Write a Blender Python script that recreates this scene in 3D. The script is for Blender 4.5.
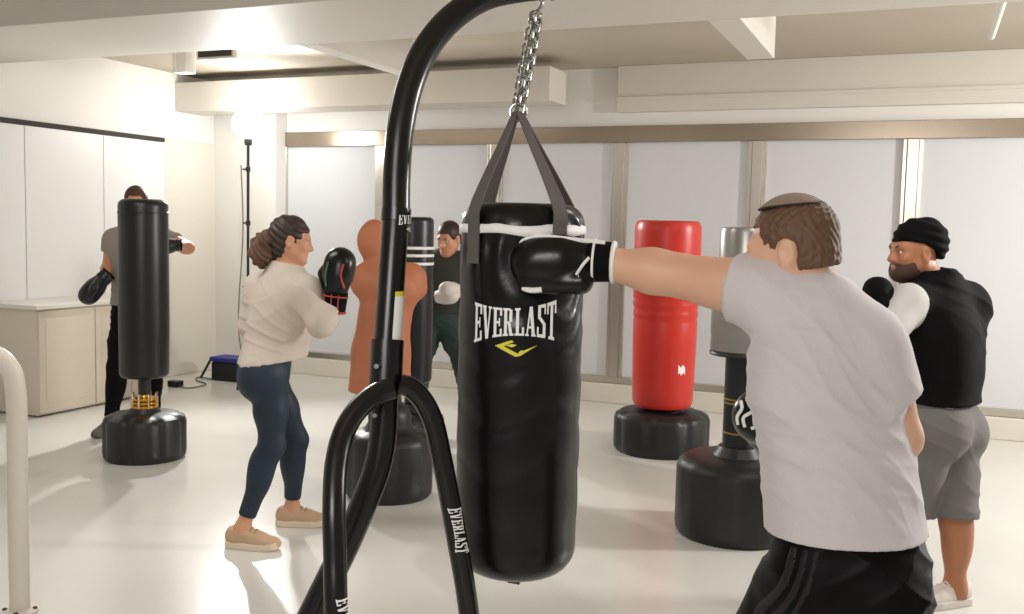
import bpy, math, random
import numpy as np
from mathutils import Vector, Matrix

for o in list(bpy.data.objects):
    bpy.data.objects.remove(o)
scene = bpy.context.scene
COL = scene.collection
rng = np.random.default_rng(7)

# ------------------------------------------------------------------ camera
F, PITCH, ROLL, YAW, CAMZ = 980.0, math.radians(4.67), math.radians(1.3), math.radians(22.8), 1.57
fwd = np.array([-math.sin(YAW) * math.cos(PITCH), math.cos(YAW) * math.cos(PITCH), -math.sin(PITCH)])
_r = np.array([math.cos(YAW), math.sin(YAW), 0.0])
_u = np.cross(_r, fwd)
cam_r = _r * math.cos(ROLL) + _u * math.sin(ROLL)
cam_u = -_r * math.sin(ROLL) + _u * math.cos(ROLL)
CAM = np.array([0.0, 0.0, CAMZ])
cd = bpy.data.cameras.new('camera')
cd.sensor_width = 36.0
cd.lens = F / 1024 * 36.0
cd.clip_start = 0.05
cam = bpy.data.objects.new('camera', cd)
M4 = Matrix.Identity(4)
for i in range(3):
    M4[i][0], M4[i][1], M4[i][2], M4[i][3] = cam_r[i], cam_u[i], -fwd[i], CAM[i]
cam.matrix_world = M4
COL.objects.link(cam)
scene.camera = cam

# ------------------------------------------------------------------ world, lamps, exposure
w = bpy.data.worlds.new('world')
w.use_nodes = True
w.node_tree.nodes['Background'].inputs[0].default_value = (1.0, 0.985, 0.97, 1)
w.node_tree.nodes['Background'].inputs[1].default_value = 0.30
scene.world = w
scene.view_settings.view_transform = 'Standard'
scene.view_settings.look = 'None'
scene.view_settings.gamma = 1.0
scene.view_settings.use_curve_mapping = False
scene.view_settings.exposure = -0.20


def area(name, loc, target, size, power, color=(1, .95, .88), sy=None):
    l = bpy.data.lights.new(name, 'AREA')
    l.energy = power
    l.color = color
    l.size = size
    if sy:
        l.shape = 'RECTANGLE'
        l.size_y = sy
    o = bpy.data.objects.new(name, l)
    o.location = loc
    o.rotation_euler = (Vector(target) - Vector(loc)).to_track_quat('-Z', 'Y').to_euler()
    COL.objects.link(o)
    return o


STROBE = np.array([-5.86, 7.52, 2.448])
# second photographic strobe, out of frame on the right, and unseen area fills added to brighten the room
area('strobe_light', (3.3, 6.6, 2.35), (-1.6, 4.6, 0.9), 0.5, 200, (1, .975, .945))
area('fill_light', (-0.6, -1.2, 2.75), (-1.6, 4.0, 0.6), 1.6, 112, (1, .985, .965))
area('fill_light', (-3.6, 3.2, 2.72), (-3.6, 3.2, 0), 1.4, 30, (1, .98, .955), 0.5)
area('fill_light', (0.6, 3.4, 2.72), (0.6, 3.4, 0), 1.4, 30, (1, .98, .955), 0.5)

sp_ = bpy.data.lights.new('strobe_beam', 'SPOT')      # the beam of the strobe that stands in view
sp_.energy, sp_.color, sp_.spot_size, sp_.spot_blend, sp_.shadow_soft_size = 370, (1, .985, .96), math.radians(135), .7, .07
so_l = bpy.data.objects.new('strobe_beam', sp_)
so_l.location = STROBE + np.array([.11, -.16, -.03])
so_l.rotation_euler = Vector((.62, -.74, -.26)).to_track_quat('-Z', 'Y').to_euler()
COL.objects.link(so_l)

# ------------------------------------------------------------------ helpers


def ray(px, py):
    return fwd + cam_r * (px - 512) / F + cam_u * (307 - py) / F


def S(px, py, d):            # the point at a distance d in front of the lens along a sight line
    return CAM + ray(px, py) * d


def FL(px, py, z=0.0):       # the point of a sight line at height z
    r = ray(px, py)
    return CAM + r * ((z - CAMZ) / r[2])


def lin(c):
    c = c / 255.0
    return c / 12.92 if c <= 0.04045 else ((c + 0.055) / 1.055) ** 2.4


def rgb(r, g, b):
    return (lin(r), lin(g), lin(b), 1.0)


MATS = {}


def mat(name, col, rough=0.5, metal=0.0, noise=None, bump=None, emit=None, spec=None, sheen=0, aniso=0):
    """noise = (scale, amount) colour mottling; bump = (scale, strength, distance)"""
    if name in MATS:
        return MATS[name]
    m = bpy.data.materials.new(name)
    m.use_nodes = True
    nt = m.node_tree
    b = nt.nodes['Principled BSDF']
    b.inputs['Base Color'].default_value = col
    b.inputs['Roughness'].default_value = rough
    b.inputs['Metallic'].default_value = metal
    if spec is not None:
        b.inputs['Specular IOR Level'].default_value = spec
    if sheen:
        b.inputs['Sheen Weight'].default_value = sheen
    if aniso:
        b.inputs['Anisotropic'].default_value = aniso
    if emit:
        b.inputs['Emission Color'].default_value = emit[0]
        b.inputs['Emission Strength'].default_value = emit[1]
    if noise or bump:
        tc = nt.nodes.new('ShaderNodeTexCoord')
    if noise:
        n = nt.nodes.new('ShaderNodeTexNoise')
        n.inputs['Scale'].default_value = noise[0]
        n.inputs['Detail'].default_value = 5
        nt.links.new(tc.outputs['Object'], n.inputs['Vector'])
        mx = nt.nodes.new('ShaderNodeMix')
        mx.data_type = 'RGBA'
        a = noise[1]
        mx.inputs[6].default_value = tuple(c * (1 - a) for c in col[:3]) + (1,)
        mx.inputs[7].default_value = tuple(min(1, c * (1 + a)) for c in col[:3]) + (1,)
        nt.links.new(n.outputs['Fac'], mx.inputs[0])
        nt.links.new(mx.outputs[2], b.inputs['Base Color'])
    if bump:
        n2 = nt.nodes.new('ShaderNodeTexNoise')
        n2.inputs['Scale'].default_value = bump[0]
        n2.inputs['Detail'].default_value = 4
        nt.links.new(tc.outputs['Object'], n2.inputs['Vector'])
        bp = nt.nodes.new('ShaderNodeBump')
        bp.inputs['Strength'].default_value = bump[1]
        bp.inputs['Distance'].default_value = bump[2]
        nt.links.new(n2.outputs['Fac'], bp.inputs['Height'])
        nt.links.new(bp.outputs['Normal'], b.inputs['Normal'])
    MATS[name] = m
    return m


def link(name, verts, faces, m, parent=None, smooth=True, bevel=0.0):
    me = bpy.data.meshes.new(name)
    v = np.asarray(verts, float)
    if isinstance(faces, np.ndarray):
        faces = faces.tolist()
    me.from_pydata(v.tolist(), [], faces)
    me.validate()
    me.update()
    if m:
        me.materials.append(m)
    o = bpy.data.objects.new(name, me)
    COL.objects.link(o)
    if smooth:
        me.polygons.foreach_set('use_smooth', [True] * len(me.polygons))
        if smooth == 'auto':
            try:
                me.set_sharp_from_angle(angle=math.radians(40))
            except Exception:
                pass
    if bevel:
        bv = o.modifiers.new('bevel', 'BEVEL')
        bv.width = bevel
        bv.segments = 2
        bv.limit_method = 'ANGLE'
    if parent is not None:
        o.parent = parent
    return o


def empty(name, loc):
    o = bpy.data.objects.new(name, None)
    o.empty_display_size = 0.1
    COL.objects.link(o)
    o.location = loc
    return o


def kid(o, root):            # parent while keeping the world place of a mesh built in world space
    o.parent = root
    o.matrix_parent_inverse = Matrix.Translation(-Vector(root.location))
    return o


def tag(o, label=None, cat=None, group=None, kind=None):
    if label:
        o['label'] = label
    if cat:
        o['category'] = cat
    if group:
        o['group'] = group
    if kind:
        o['kind'] = kind
    return o


class MB:
    def __init__(s):
        s.v, s.f = [], []

    def add(s, v, f):
        n = len(s.v)
        s.v += [tuple(map(float, p)) for p in v]
        s.f += [tuple(int(i) + n for i in q) for q in f]
        return s

    def box(s, lo, hi):
        x0, y0, z0 = lo
        x1, y1, z1 = hi
        v = [(x0, y0, z0), (x1, y0, z0), (x1, y1, z0), (x0, y1, z0), (x0, y0, z1), (x1, y0, z1), (x1, y1, z1), (x0, y1, z1)]
        return s.add(v, [(0, 3, 2, 1), (4, 5, 6, 7), (0, 1, 5, 4), (1, 2, 6, 5), (2, 3, 7, 6), (3, 0, 4, 7)])

    def obox(s, c, R, half):   # oriented box, R columns are its axes
        R = np.asarray(R)
        v = [np.asarray(c) + R @ (np.array(q) * half) for q in
             [(-1, -1, -1), (1, -1, -1), (1, 1, -1), (-1, 1, -1), (-1, -1, 1), (1, -1, 1), (1, 1, 1), (-1, 1, 1)]]
        return s.add(v, [(0, 3, 2, 1), (4, 5, 6, 7), (0, 1, 5, 4), (1, 2, 6, 5), (2, 3, 7, 6), (3, 0, 4, 7)])

    def lathe(s, prof, c=(0, 0, 0), segs=40, mod=None):
        """prof = [(r, z)] from bottom to top; mod(theta, k) scales the radius of ring k"""
        n = len(prof)
        v = []
        for k, (r, z) in enumerate(prof):
            for j in range(segs):
                t = 2 * math.pi * j / segs
                q = r * (mod(t, k) if mod else 1)
                v.append((c[0] + q * math.cos(t), c[1] + q * math.sin(t), c[2] + z))
        f = []
        for k in range(n - 1):
            for j in range(segs):
                a, b = k * segs + j, k * segs + (j + 1) % segs
                f.append((a, b, b + segs, a + segs))
        f.append(tuple(reversed(range(segs))))
        f.append(tuple((n - 1) * segs + j for j in range(segs)))
        return s.add(v, f)

    def tube(s, path, r, segs=16, closed=False, caps=True):
        P = np.asarray(path, float)
        n = len(P)
        rr = np.full(n, r) if np.isscalar(r) else np.asarray(r, float)
        if closed:
            T = np.roll(P, -1, 0) - np.roll(P, 1, 0)
        else:
            T = np.gradient(P, axis=0)
        T /= np.linalg.norm(T, axis=1)[:, None]
        a = np.array([0, 0, 1.0]) if abs(T[0][2]) < .9 else np.array([1.0, 0, 0])
        nrm = np.cross(T[0], a)
        nrm /= np.linalg.norm(nrm)
        v = []
        for i in range(n):
            nrm = nrm - T[i] * (nrm @ T[i])
            nrm /= np.linalg.norm(nrm)
            b = np.cross(T[i], nrm)
            for j in range(segs):
                t = 2 * math.pi * j / segs
                v.append(P[i] + rr[i] * (nrm * math.cos(t) + b * math.sin(t)))
        f = []
        for i in range(n if closed else n - 1):
            for j in range(segs):
                A, B = i * segs + j, i * segs + (j + 1) % segs
                C, D = ((i + 1) % n) * segs + (j + 1) % segs, ((i + 1) % n) * segs + j
                f.append((A, B, C, D))
        if caps and not closed:
            f.append(tuple(reversed(range(segs))))
            f.append(tuple((n - 1) * segs + j for j in range(segs)))
        return s.add(v, f)

    def build(s, name, m, parent=None, smooth='auto', bevel=0.0):
        return link(name, s.v, s.f, m, parent, smooth, bevel)


def spline(pts, n=12):        # Catmull-Rom through the points
    P = np.asarray(pts, float)
    P = np.vstack([2 * P[0] - P[1], P, 2 * P[-1] - P[-2]])
    out = []
    for i in range(1, len(P) - 2):
        p0, p1, p2, p3 = P[i - 1:i + 3]
        for t in np.linspace(0, 1, n, endpoint=False):
            out.append(.5 * (2 * p1 + (p2 - p0) * t + (2 * p0 - 5 * p1 + 4 * p2 - p3) * t * t + (3 * p1 - p0 - 3 * p2 + p3) * t ** 3))
    out.append(P[-2])
    return np.array(out)


def rprof(r, z0, z1, rb, rt=None, n=5, mid=()):   # lathe profile of a cylinder with rounded rims
    rt = rb if rt is None else rt
    p = [(0.001, z0)]
    for i in range(n + 1):
        a = math.pi / 2 * i / n
        p.append((r - rb + rb * math.sin(a), z0 + rb - rb * math.cos(a)))
    p += list(mid)
    for i in range(n + 1):
        a = math.pi / 2 * i / n
        p.append((r - rt + rt * math.cos(a), z1 - rt + rt * math.sin(a)))
    p.append((0.001, z1))
    return p


# ------------------------------------------------------------------ lettering
def bar(x0, y0, x1, y1, wd):   # a stroke of horizontal width wd
    return [(x0 - wd / 2, y0), (x0 + wd / 2, y0), (x1 + wd / 2, y1), (x1 - wd / 2, y1)]


def rc(x0, y0, x1, y1):
    return [(x0, y0), (x1, y0), (x1, y1), (x0, y1)]


GLY = {
    'E': [rc(.1, 0, .34, 1), rc(0, 0, .8, .08), rc(0, .92, .8, 1), rc(.3, .46, .6, .54), rc(.62, 0, .8, .27), rc(.62, .73, .8, 1), rc(.52, .36, .64, .64)],
    'V': [bar(.16, 1, .42, 0, .26), bar(.7, 1, .48, 0, .13), rc(0, .93, .36, 1), rc(.54, .93, .86, 1)],
    'R': [rc(.1, 0, .34, 1), rc(0, 0, .44, .08), rc(0, .92, .6, 1), rc(.3, .44, .58, .52), rc(.52, .5, .76, .95), bar(.52, .46, .68, 0, .24), rc(.56, 0, .88, .08)],
    'L': [rc(.1, 0, .34, 1), rc(0, 0, .76, .08), rc(0, .92, .44, 1), rc(.58, 0, .76, .3)],
    'A': [bar(.14, 0, .4, 1, .12), bar(.68, 0, .44, 1, .26), rc(.2, .26, .6, .34), rc(0, 0, .3, .07), rc(.5, 0, .86, .07)],
    'S': [rc(.08, .9, .7, 1), bar(.2, .58, .2, .98, .24), bar(.62, .4, .2, .62, .3), bar(.62, .02, .62, .44, .24), rc(.06, 0, .7, .1), rc(.02, 0, .16, .32), rc(.62, .7, .74, 1)],
    'T': [rc(.3, 0, .54, 1), rc(0, .9, .84, 1), rc(0, .68, .14, 1), rc(.7, .68, .84, 1), rc(.16, 0, .68, .08)],
}


def word(text):
    """unit lettering: quads in x 0..1, y 0..1, with letters of a flared, arched wordmark"""
    quads, x = [], 0
    for ch in text:
        wd = max(p[0] for q in GLY[ch] for p in q)
        for q in GLY[ch]:
            quads.append([(px + x, py) for px, py in q])
        x += wd + .08
    return [[(px / (x - .08), py) for px, py in q] for q in quads]


def flare(x, y, mid=.66, dip=0.12):   # tall at both ends, short in the middle
    t = (2 * x - 1) ** 2
    lo, hi = (1 - mid) * .55 * (1 - t), 1 - (1 - mid) * .45 * (1 - t)
    return lo + (hi - lo) * y


def print_quads(quads, fn, div=3):
    """lay unit quads on a surface: fn(x, y) -> point"""
    v, f = [], []
    for q in quads:
        q = [np.array(p) for p in q]
        for i in range(div):
            for j in range(div):
                ids = []
                for (a, b) in ((i, j), (i + 1, j), (i + 1, j + 1), (i, j + 1)):
                    s, t = a / div, b / div
                    p = (q[0] * (1 - s) + q[1] * s) * (1 - t) + (q[3] * (1 - s) + q[2] * s) * t
                    ids.append(len(v))
                    v.append(fn(p[0], p[1]))
                f.append(tuple(ids))
    return v, f


# ------------------------------------------------------------------ implicit surfaces
def nrm(v):
    v = np.asarray(v, float)
    return v / np.linalg.norm(v)


def frame(f, up=(0, 0, 1)):   # columns: right, forward, up
    f = nrm(f)
    x = nrm(np.cross(f, up))
    return np.stack([x, f, np.cross(x, f)], 1)


def smin(a, b, k):
    h = np.maximum(k - np.abs(a - b), 0) / k
    return np.minimum(a, b) - h * h * k * .25


class Cone:
    def __init__(s, a, b, r1, r2):
        s.a, s.b, s.r1, s.r2 = np.asarray(a, float), np.asarray(b, float), r1, r2
        R = max(r1, r2)
        s.lo, s.hi = np.minimum(s.a, s.b) - R, np.maximum(s.a, s.b) + R

    def __call__(s, X, Y, Z):
        d = s.b - s.a
        l2 = d @ d
        t = np.clip(((X - s.a[0]) * d[0] + (Y - s.a[1]) * d[1] + (Z - s.a[2]) * d[2]) / l2, 0, 1)
        q = np.sqrt((X - s.a[0] - t * d[0]) ** 2 + (Y - s.a[1] - t * d[1]) ** 2 + (Z - s.a[2] - t * d[2]) ** 2)
        return q - (s.r1 + (s.r2 - s.r1) * t)


class Ell:
    def __init__(s, c, r, R=None):
        s.c, s.r = np.asarray(c, float), np.asarray(r, float)
        s.R = np.eye(3) if R is None else np.asarray(R)
        e = np.sqrt(((s.R * s.r) ** 2).sum(1))
        s.lo, s.hi = s.c - e, s.c + e

    def __call__(s, X, Y, Z):
        x, y, z = X - s.c[0], Y - s.c[1], Z - s.c[2]
        R, r = s.R, s.r
        u = x * R[0, 0] + y * R[1, 0] + z * R[2, 0]
        v = x * R[0, 1] + y * R[1, 1] + z * R[2, 1]
        w_ = x * R[0, 2] + y * R[1, 2] + z * R[2, 2]
        k0 = np.sqrt((u / r[0]) ** 2 + (v / r[1]) ** 2 + (w_ / r[2]) ** 2)
        k1 = np.sqrt((u / r[0] ** 2) ** 2 + (v / r[1] ** 2) ** 2 + (w_ / r[2] ** 2) ** 2) + 1e-9
        return k0 * (k0 - 1) / k1


class Plane:                  # positive on the side the normal points to
    def __init__(s, p, n):
        s.n = nrm(n)
        s.d = float(np.asarray(p, float) @ s.n)

    def __call__(s, X, Y, Z):
        return X * s.n[0] + Y * s.n[1] + Z * s.n[2] - s.d


class Grid:
    def __init__(s, lo, hi, h):
        s.h = h
        s.lo = np.asarray(lo, float)
        s.n = np.ceil((np.asarray(hi, float) - s.lo) / h).astype(int) + 1
        s.ax = [(s.lo[i] + h * np.arange(s.n[i])).astype(np.float32) for i in range(3)]

    def coords(s, sl=(slice(None),) * 3):
        return s.ax[0][sl[0]][:, None, None], s.ax[1][sl[1]][None, :, None], s.ax[2][sl[2]][None, None, :]

    def new(s):
        return np.full(tuple(s.n), 0.3, np.float32)

    def put(s, A, prims, k=.03, margin=.07, sub=False):
        for p in (prims if isinstance(prims, (list, tuple)) else [prims]):
            kk = k
            if isinstance(p, tuple):
                p, kk = p
            i0 = np.clip(np.floor((p.lo - margin - s.lo) / s.h).astype(int), 0, s.n)
            i1 = np.clip(np.ceil((p.hi + margin - s.lo) / s.h).astype(int) + 1, 0, s.n)
            if np.any(i1 <= i0):
                continue
            sl = tuple(slice(a, b) for a, b in zip(i0, i1))
            d = p(*s.coords(sl)).astype(np.float32)
            A[sl] = -smin(-A[sl], d, kk) if sub else smin(A[sl], d, kk)
        return A

    def cut(s, A, plane):
        return np.maximum(A, plane(*s.coords()).astype(np.float32))


def nets(A, g):
    """naive surface nets of the zero level of A"""
    inn = A < 0
    nx, ny, nz = A.shape
    cnt = np.zeros((nx - 1, ny - 1, nz - 1), np.int8)
    for i in (0, 1):
        for j in (0, 1):
            for k in (0, 1):
                cnt += inn[i:nx - 1 + i, j:ny - 1 + j, k:nz - 1 + k]
    act = (cnt > 0) & (cnt < 8)
    ci = np.argwhere(act)
    idx = np.full(act.shape, -1, np.int32)
    idx[act] = np.arange(len(ci), dtype=np.int32)
    C = [(i, j, k) for i in (0, 1) for j in (0, 1) for k in (0, 1)]
    val = {c: A[ci[:, 0] + c[0], ci[:, 1] + c[1], ci[:, 2] + c[2]] for c in C}
    acc = np.zeros((len(ci), 3))
    num = np.zeros(len(ci))
    for a in C:
        for ax in range(3):
            if a[ax] == 0:
                b = list(a)
                b[ax] = 1
                va, vb = val[a], val[tuple(b)]
                m = (va < 0) != (vb < 0)
                t = va[m] / (va[m] - vb[m])
                p = np.tile(np.array(a, float), (m.sum(), 1))
                p[:, ax] += t
                acc[m] += p
                num[m] += 1
    V = g.lo + g.h * (ci + acc / num[:, None])
    faces = []
    for ax in range(3):
        o1, o2 = (ax + 1) % 3, (ax + 2) % 3
        sa, sb = [slice(None)] * 3, [slice(None)] * 3
        sa[ax], sb[ax] = slice(0, -1), slice(1, None)
        a, b = inn[tuple(sa)], inn[tuple(sb)]
        E = np.argwhere(a != b)
        ok = (E[:, o1] > 0) & (E[:, o2] > 0) & (E[:, o1] < A.shape[o1] - 1) & (E[:, o2] < A.shape[o2] - 1)
        E = E[ok]
        fl = a[E[:, 0], E[:, 1], E[:, 2]]

        def at(d1, d2):
            q = E.copy()
            q[:, o1] += d1
            q[:, o2] += d2
            return idx[q[:, 0], q[:, 1], q[:, 2]]
        Q = np.stack([at(-1, -1), at(0, -1), at(0, 0), at(-1, 0)], 1)
        Q[~fl] = Q[~fl][:, ::-1]
        faces.append(Q)
    return V, np.vstack(faces)


def vnormals(V, Fq):
    n = np.cross(V[Fq[:, 2]] - V[Fq[:, 0]], V[Fq[:, 3]] - V[Fq[:, 1]])
    N = np.zeros_like(V)
    for i in range(4):
        np.add.at(N, Fq[:, i], n)
    return N / (np.linalg.norm(N, axis=1)[:, None] + 1e-12)


def relax(V, Fq, it=2):
    for _ in range(it):
        acc = np.zeros_like(V)
        c = np.zeros(len(V))
        for i in range(4):
            a, b = Fq[:, i], Fq[:, (i + 1) % 4]
            np.add.at(acc, a, V[b])
            np.add.at(c, a, 1)
        V = .5 * V + .5 * acc / c[:, None]
    return V


def skin(name, A, g, m, root=None, disp=None, it=2):
    V, Fq = nets(A, g)
    if len(V) == 0:
        return None
    V = relax(V, Fq, it)
    if disp is not None:
        V = V + vnormals(V, Fq) * disp(V)[:, None]
    if root is not None:
        V = V - np.array(root.location)
    o = link(name, V, Fq, m)
    if root is not None:
        o.parent = root
    return o


def blob(name, prims, m, root=None, h=.005, k=.012, sub=(), cuts=(), disp=None, it=2):
    """one mesh from a few smooth-joined shapes, less those of sub, cut by planes"""
    lo = np.min([(p[0] if isinstance(p, tuple) else p).lo for p in prims], 0) - .02
    hi = np.max([(p[0] if isinstance(p, tuple) else p).hi for p in prims], 0) + .02
    g = Grid(lo, hi, h)
    A = g.put(g.new(), prims, k)
    if sub:
        g.put(A, list(sub), .006, sub=True)
    for c in cuts:
        A = g.cut(A, c)
    return skin(name, A, g, m, root, disp, it)


class Ring:                   # torus, or an arc of one
    def __init__(s, c, ax, R, r, sc=1.0):
        s.c, s.ax, s.R, s.r = np.asarray(c, float), nrm(ax), R, r
        s.lo, s.hi = s.c - R - r, s.c + R + r

    def __call__(s, X, Y, Z):
        x, y, z = X - s.c[0], Y - s.c[1], Z - s.c[2]
        t = x * s.ax[0] + y * s.ax[1] + z * s.ax[2]
        rho = np.sqrt(np.maximum(x * x + y * y + z * z - t * t, 1e-12))
        return np.sqrt((rho - s.R) ** 2 + t * t) - s.r


def folds(*waves, z0=None):   # sum of soft cloth folds: (direction, wavelength, height, warp); they fade out above a hem at z0
    def fn(P):
        return raw(P) * (1 if z0 is None else np.clip((P[:, 2] - z0 - .012) / .07, 0, 1))

    def raw(P):
        out = np.zeros(len(P))
        for (d, lam, a, wp) in waves:
            d = nrm(d)
            q = P @ d * 2 * math.pi / lam + wp * (np.sin(P[:, 0] * 9 + P[:, 2] * 5) + np.sin(P[:, 2] * 13 - P[:, 1] * 7 + 1.3))
            msk = .5 + .5 * np.sin(P[:, 2] * 6.1 + P[:, 0] * 4.3 + P[:, 1] * 3.7)
            out += a * (1 - np.abs(np.sin(q))) ** 2 * msk
        return out
    return fn


# ------------------------------------------------------------------ materials
WALL = mat('wall_paint', rgb(239, 237, 232), .6, noise=(2.5, .02))
CREAM = mat('cream_paint', rgb(230, 225, 214), .55, noise=(3, .02))
PANEL = mat('panel_laminate', rgb(236, 237, 237), .4)
SHADE = mat('roller_blind', rgb(222, 224, 228), .75, noise=(6, .012))
FLOOR = mat('epoxy_floor', rgb(222, 221, 214), .22, noise=(1.3, .035), bump=(3, .06, .01))
BEAM = mat('beam_paint', rgb(220, 215, 206), .6, noise=(1.5, .03))
SLAB = mat('slab_paint', rgb(190, 180, 164), .7, noise=(2.2, .07))
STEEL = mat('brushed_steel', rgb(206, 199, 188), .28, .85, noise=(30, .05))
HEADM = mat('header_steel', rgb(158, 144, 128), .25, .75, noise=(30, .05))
GAP = mat('dark_gap', rgb(60, 56, 50), .8)
CAB = mat('cabinet_laminate', rgb(220, 208, 192), .45, noise=(4, .015))
TOP = mat('countertop_laminate', rgb(228, 224, 216), .3)
WHITE = mat('white_metal', rgb(226, 216, 204), .35)
BLACKT = mat('black_powder_coat', rgb(17, 12, 11), .27, bump=(400, .05, .001))
LEATHER = mat('black_leather', rgb(11, 9, 10), .28, spec=.38, bump=(60, .12, .004))
LEATHER2 = mat('matt_black_vinyl', rgb(18, 18, 20), .36, bump=(40, .1, .004))
PLASTIC = mat('black_plastic', rgb(26, 25, 25), .45, bump=(200, .1, .001))
RED = mat('red_vinyl', rgb(200, 44, 30), .36, bump=(20, .08, .004))
SILVER = mat('silver_vinyl', rgb(158, 154, 150), .3, .6)
ORANGE = mat('orange_rubber', rgb(178, 108, 74), .6, noise=(5, .06))
GOLD = mat('gold_metal', rgb(214, 158, 50), .25, 1.0)
CHROME = mat('chrome', rgb(214, 214, 212), .15, 1.0)
CHAINM = mat('zinc_chain', rgb(170, 168, 162), .25, 1.0)
WEB = mat('grey_webbing', rgb(92, 85, 82), .8, bump=(250, .3, .002))
PWHITE = mat('white_print', rgb(240, 238, 235), .6)
PYEL = mat('yellow_print', rgb(222, 208, 60), .6)
YEL = mat('yellow_band', rgb(150, 120, 40), .5)
SKIN1 = mat('skin_light', rgb(219, 170, 141), .5, noise=(14, .06))
SKIN2 = mat('skin_tan', rgb(178, 118, 84), .5, noise=(14, .06))
SKIN3 = mat('skin_warm', rgb(208, 150, 118), .5, noise=(14, .06))
HAIR1 = mat('hair_brown', rgb(98, 70, 50), .6, noise=(60, .3), bump=(150, .6, .003))
HAIR2 = mat('hair_dark', rgb(50, 34, 26), .5, noise=(40, .3), bump=(90, .6, .004))
HAIR3 = mat('hair_ponytail', rgb(92, 62, 44), .55, noise=(40, .35), bump=(80, .8, .005))
TEEG = mat('heather_cotton', rgb(207, 198, 199), .85, noise=(180, .05), bump=(16, .25, .01), sheen=.2)
BLKC = mat('black_fabric', rgb(9, 9, 10), .85, bump=(14, .3, .01), spec=.15)
SATIN = mat('black_satin', rgb(11, 9, 10), .5, bump=(9, .4, .012), spec=.12)
STRIPE = mat('satin_stripe', rgb(38, 33, 36), .5, spec=.2)
SWEAT = mat('beige_fleece', rgb(204, 190, 178), .9, noise=(90, .03), bump=(14, .3, .012))
NAVY = mat('navy_leggings', rgb(18, 36, 54), .6, bump=(20, .1, .005))
BEIGE = mat('beige_knit', rgb(196, 164, 132), .75, noise=(70, .06))
SOLE = mat('beige_rubber', rgb(226, 208, 186), .6)
TEEO = mat('grey_cotton', rgb(150, 142, 130), .85, noise=(60, .04), bump=(14, .25, .01))
TEEW = mat('white_cotton', rgb(200, 196, 192), .85, bump=(14, .25, .01))
GREYS = mat('grey_fleece', rgb(116, 112, 110), .9, noise=(80, .06), bump=(10, .35, .012))
GREEN = mat('dark_green_cotton', rgb(54, 57, 50), .85, bump=(12, .25, .01))
GREEN2 = mat('dark_green_jersey', rgb(46, 62, 59), .8, bump=(12, .25, .01))
KIP = mat('brown_suede', rgb(146, 126, 112), .8, noise=(50, .08))
KIPR = mat('dark_brown_trim', rgb(40, 24, 22), .7)
GSHOE = mat('grey_mesh', rgb(104, 102, 98), .8)
WSHOE = mat('white_shoe', rgb(222, 214, 206), .6)
BLUE = mat('blue_nylon', rgb(34, 44, 140), .5)
CASEB = mat('black_nylon', rgb(26, 30, 34), .7, bump=(40, .2, .004))
CABLE = mat('grey_cable', rgb(110, 106, 100), .6)
EYEW = mat('eye_white', rgb(226, 220, 214), .3)
EYED = mat('eye_dark', rgb(38, 26, 20), .3)
GLOWM = mat('strobe_dome', rgb(255, 250, 240), .5, emit=((1, .985, .96, 1), 45))

# ------------------------------------------------------------------ the setting


def struct(name, mb, m, label, cat, bevel=0.0, parent=None):
    o = mb.build(name, m, parent, smooth=False, bevel=bevel)
    if parent is None:
        tag(o, label, cat, kind='structure')
    return o


XL, YB = -6.9, 8.5
SLZ = 3.0
struct('floor', MB().box((XL - .3, -4, -.1), (4.5, YB + .3, 0)), FLOOR, 'glossy white painted floor of the studio', 'floor')
struct('ceiling', MB().box((XL - .3, -4, SLZ), (4.5, YB + .3, SLZ + .15)), SLAB, 'beige painted concrete ceiling slab between the beams', 'ceiling')
struct('wall_left', MB().box((XL - .2, -4, 0), (XL, YB + .2, SLZ)), WALL, 'white wall above the tall closet panels', 'wall')
b = MB().box((XL, YB, 0), (4.5, YB + .25, .17)).box((XL, YB, 2.485), (4.5, YB + .25, SLZ)).box((XL, YB + .12, .17), (4.5, YB + .25, 2.485))
struct('wall_back', b, WALL, 'cream wall around and above the shaded window row', 'wall')
struct('baseboard_back', MB().box((-6.2, YB - .06, 0), (4.5, YB - .002, .175)), CREAM, 'low cream kerb running under the window row', 'baseboard', .008)
struct('wall_column', MB().box((XL - .01, 7.55, 0), (XL + .02, 8.30, 2.36)), CREAM, 'narrow cream jamb at the end of the closet panels', 'wall', .01)
struct('wall_pier', MB().box((XL, 8.30, 0), (-6.13, YB, SLZ)), WALL, 'white pier behind the glowing strobe stand', 'wall', .01)
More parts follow.
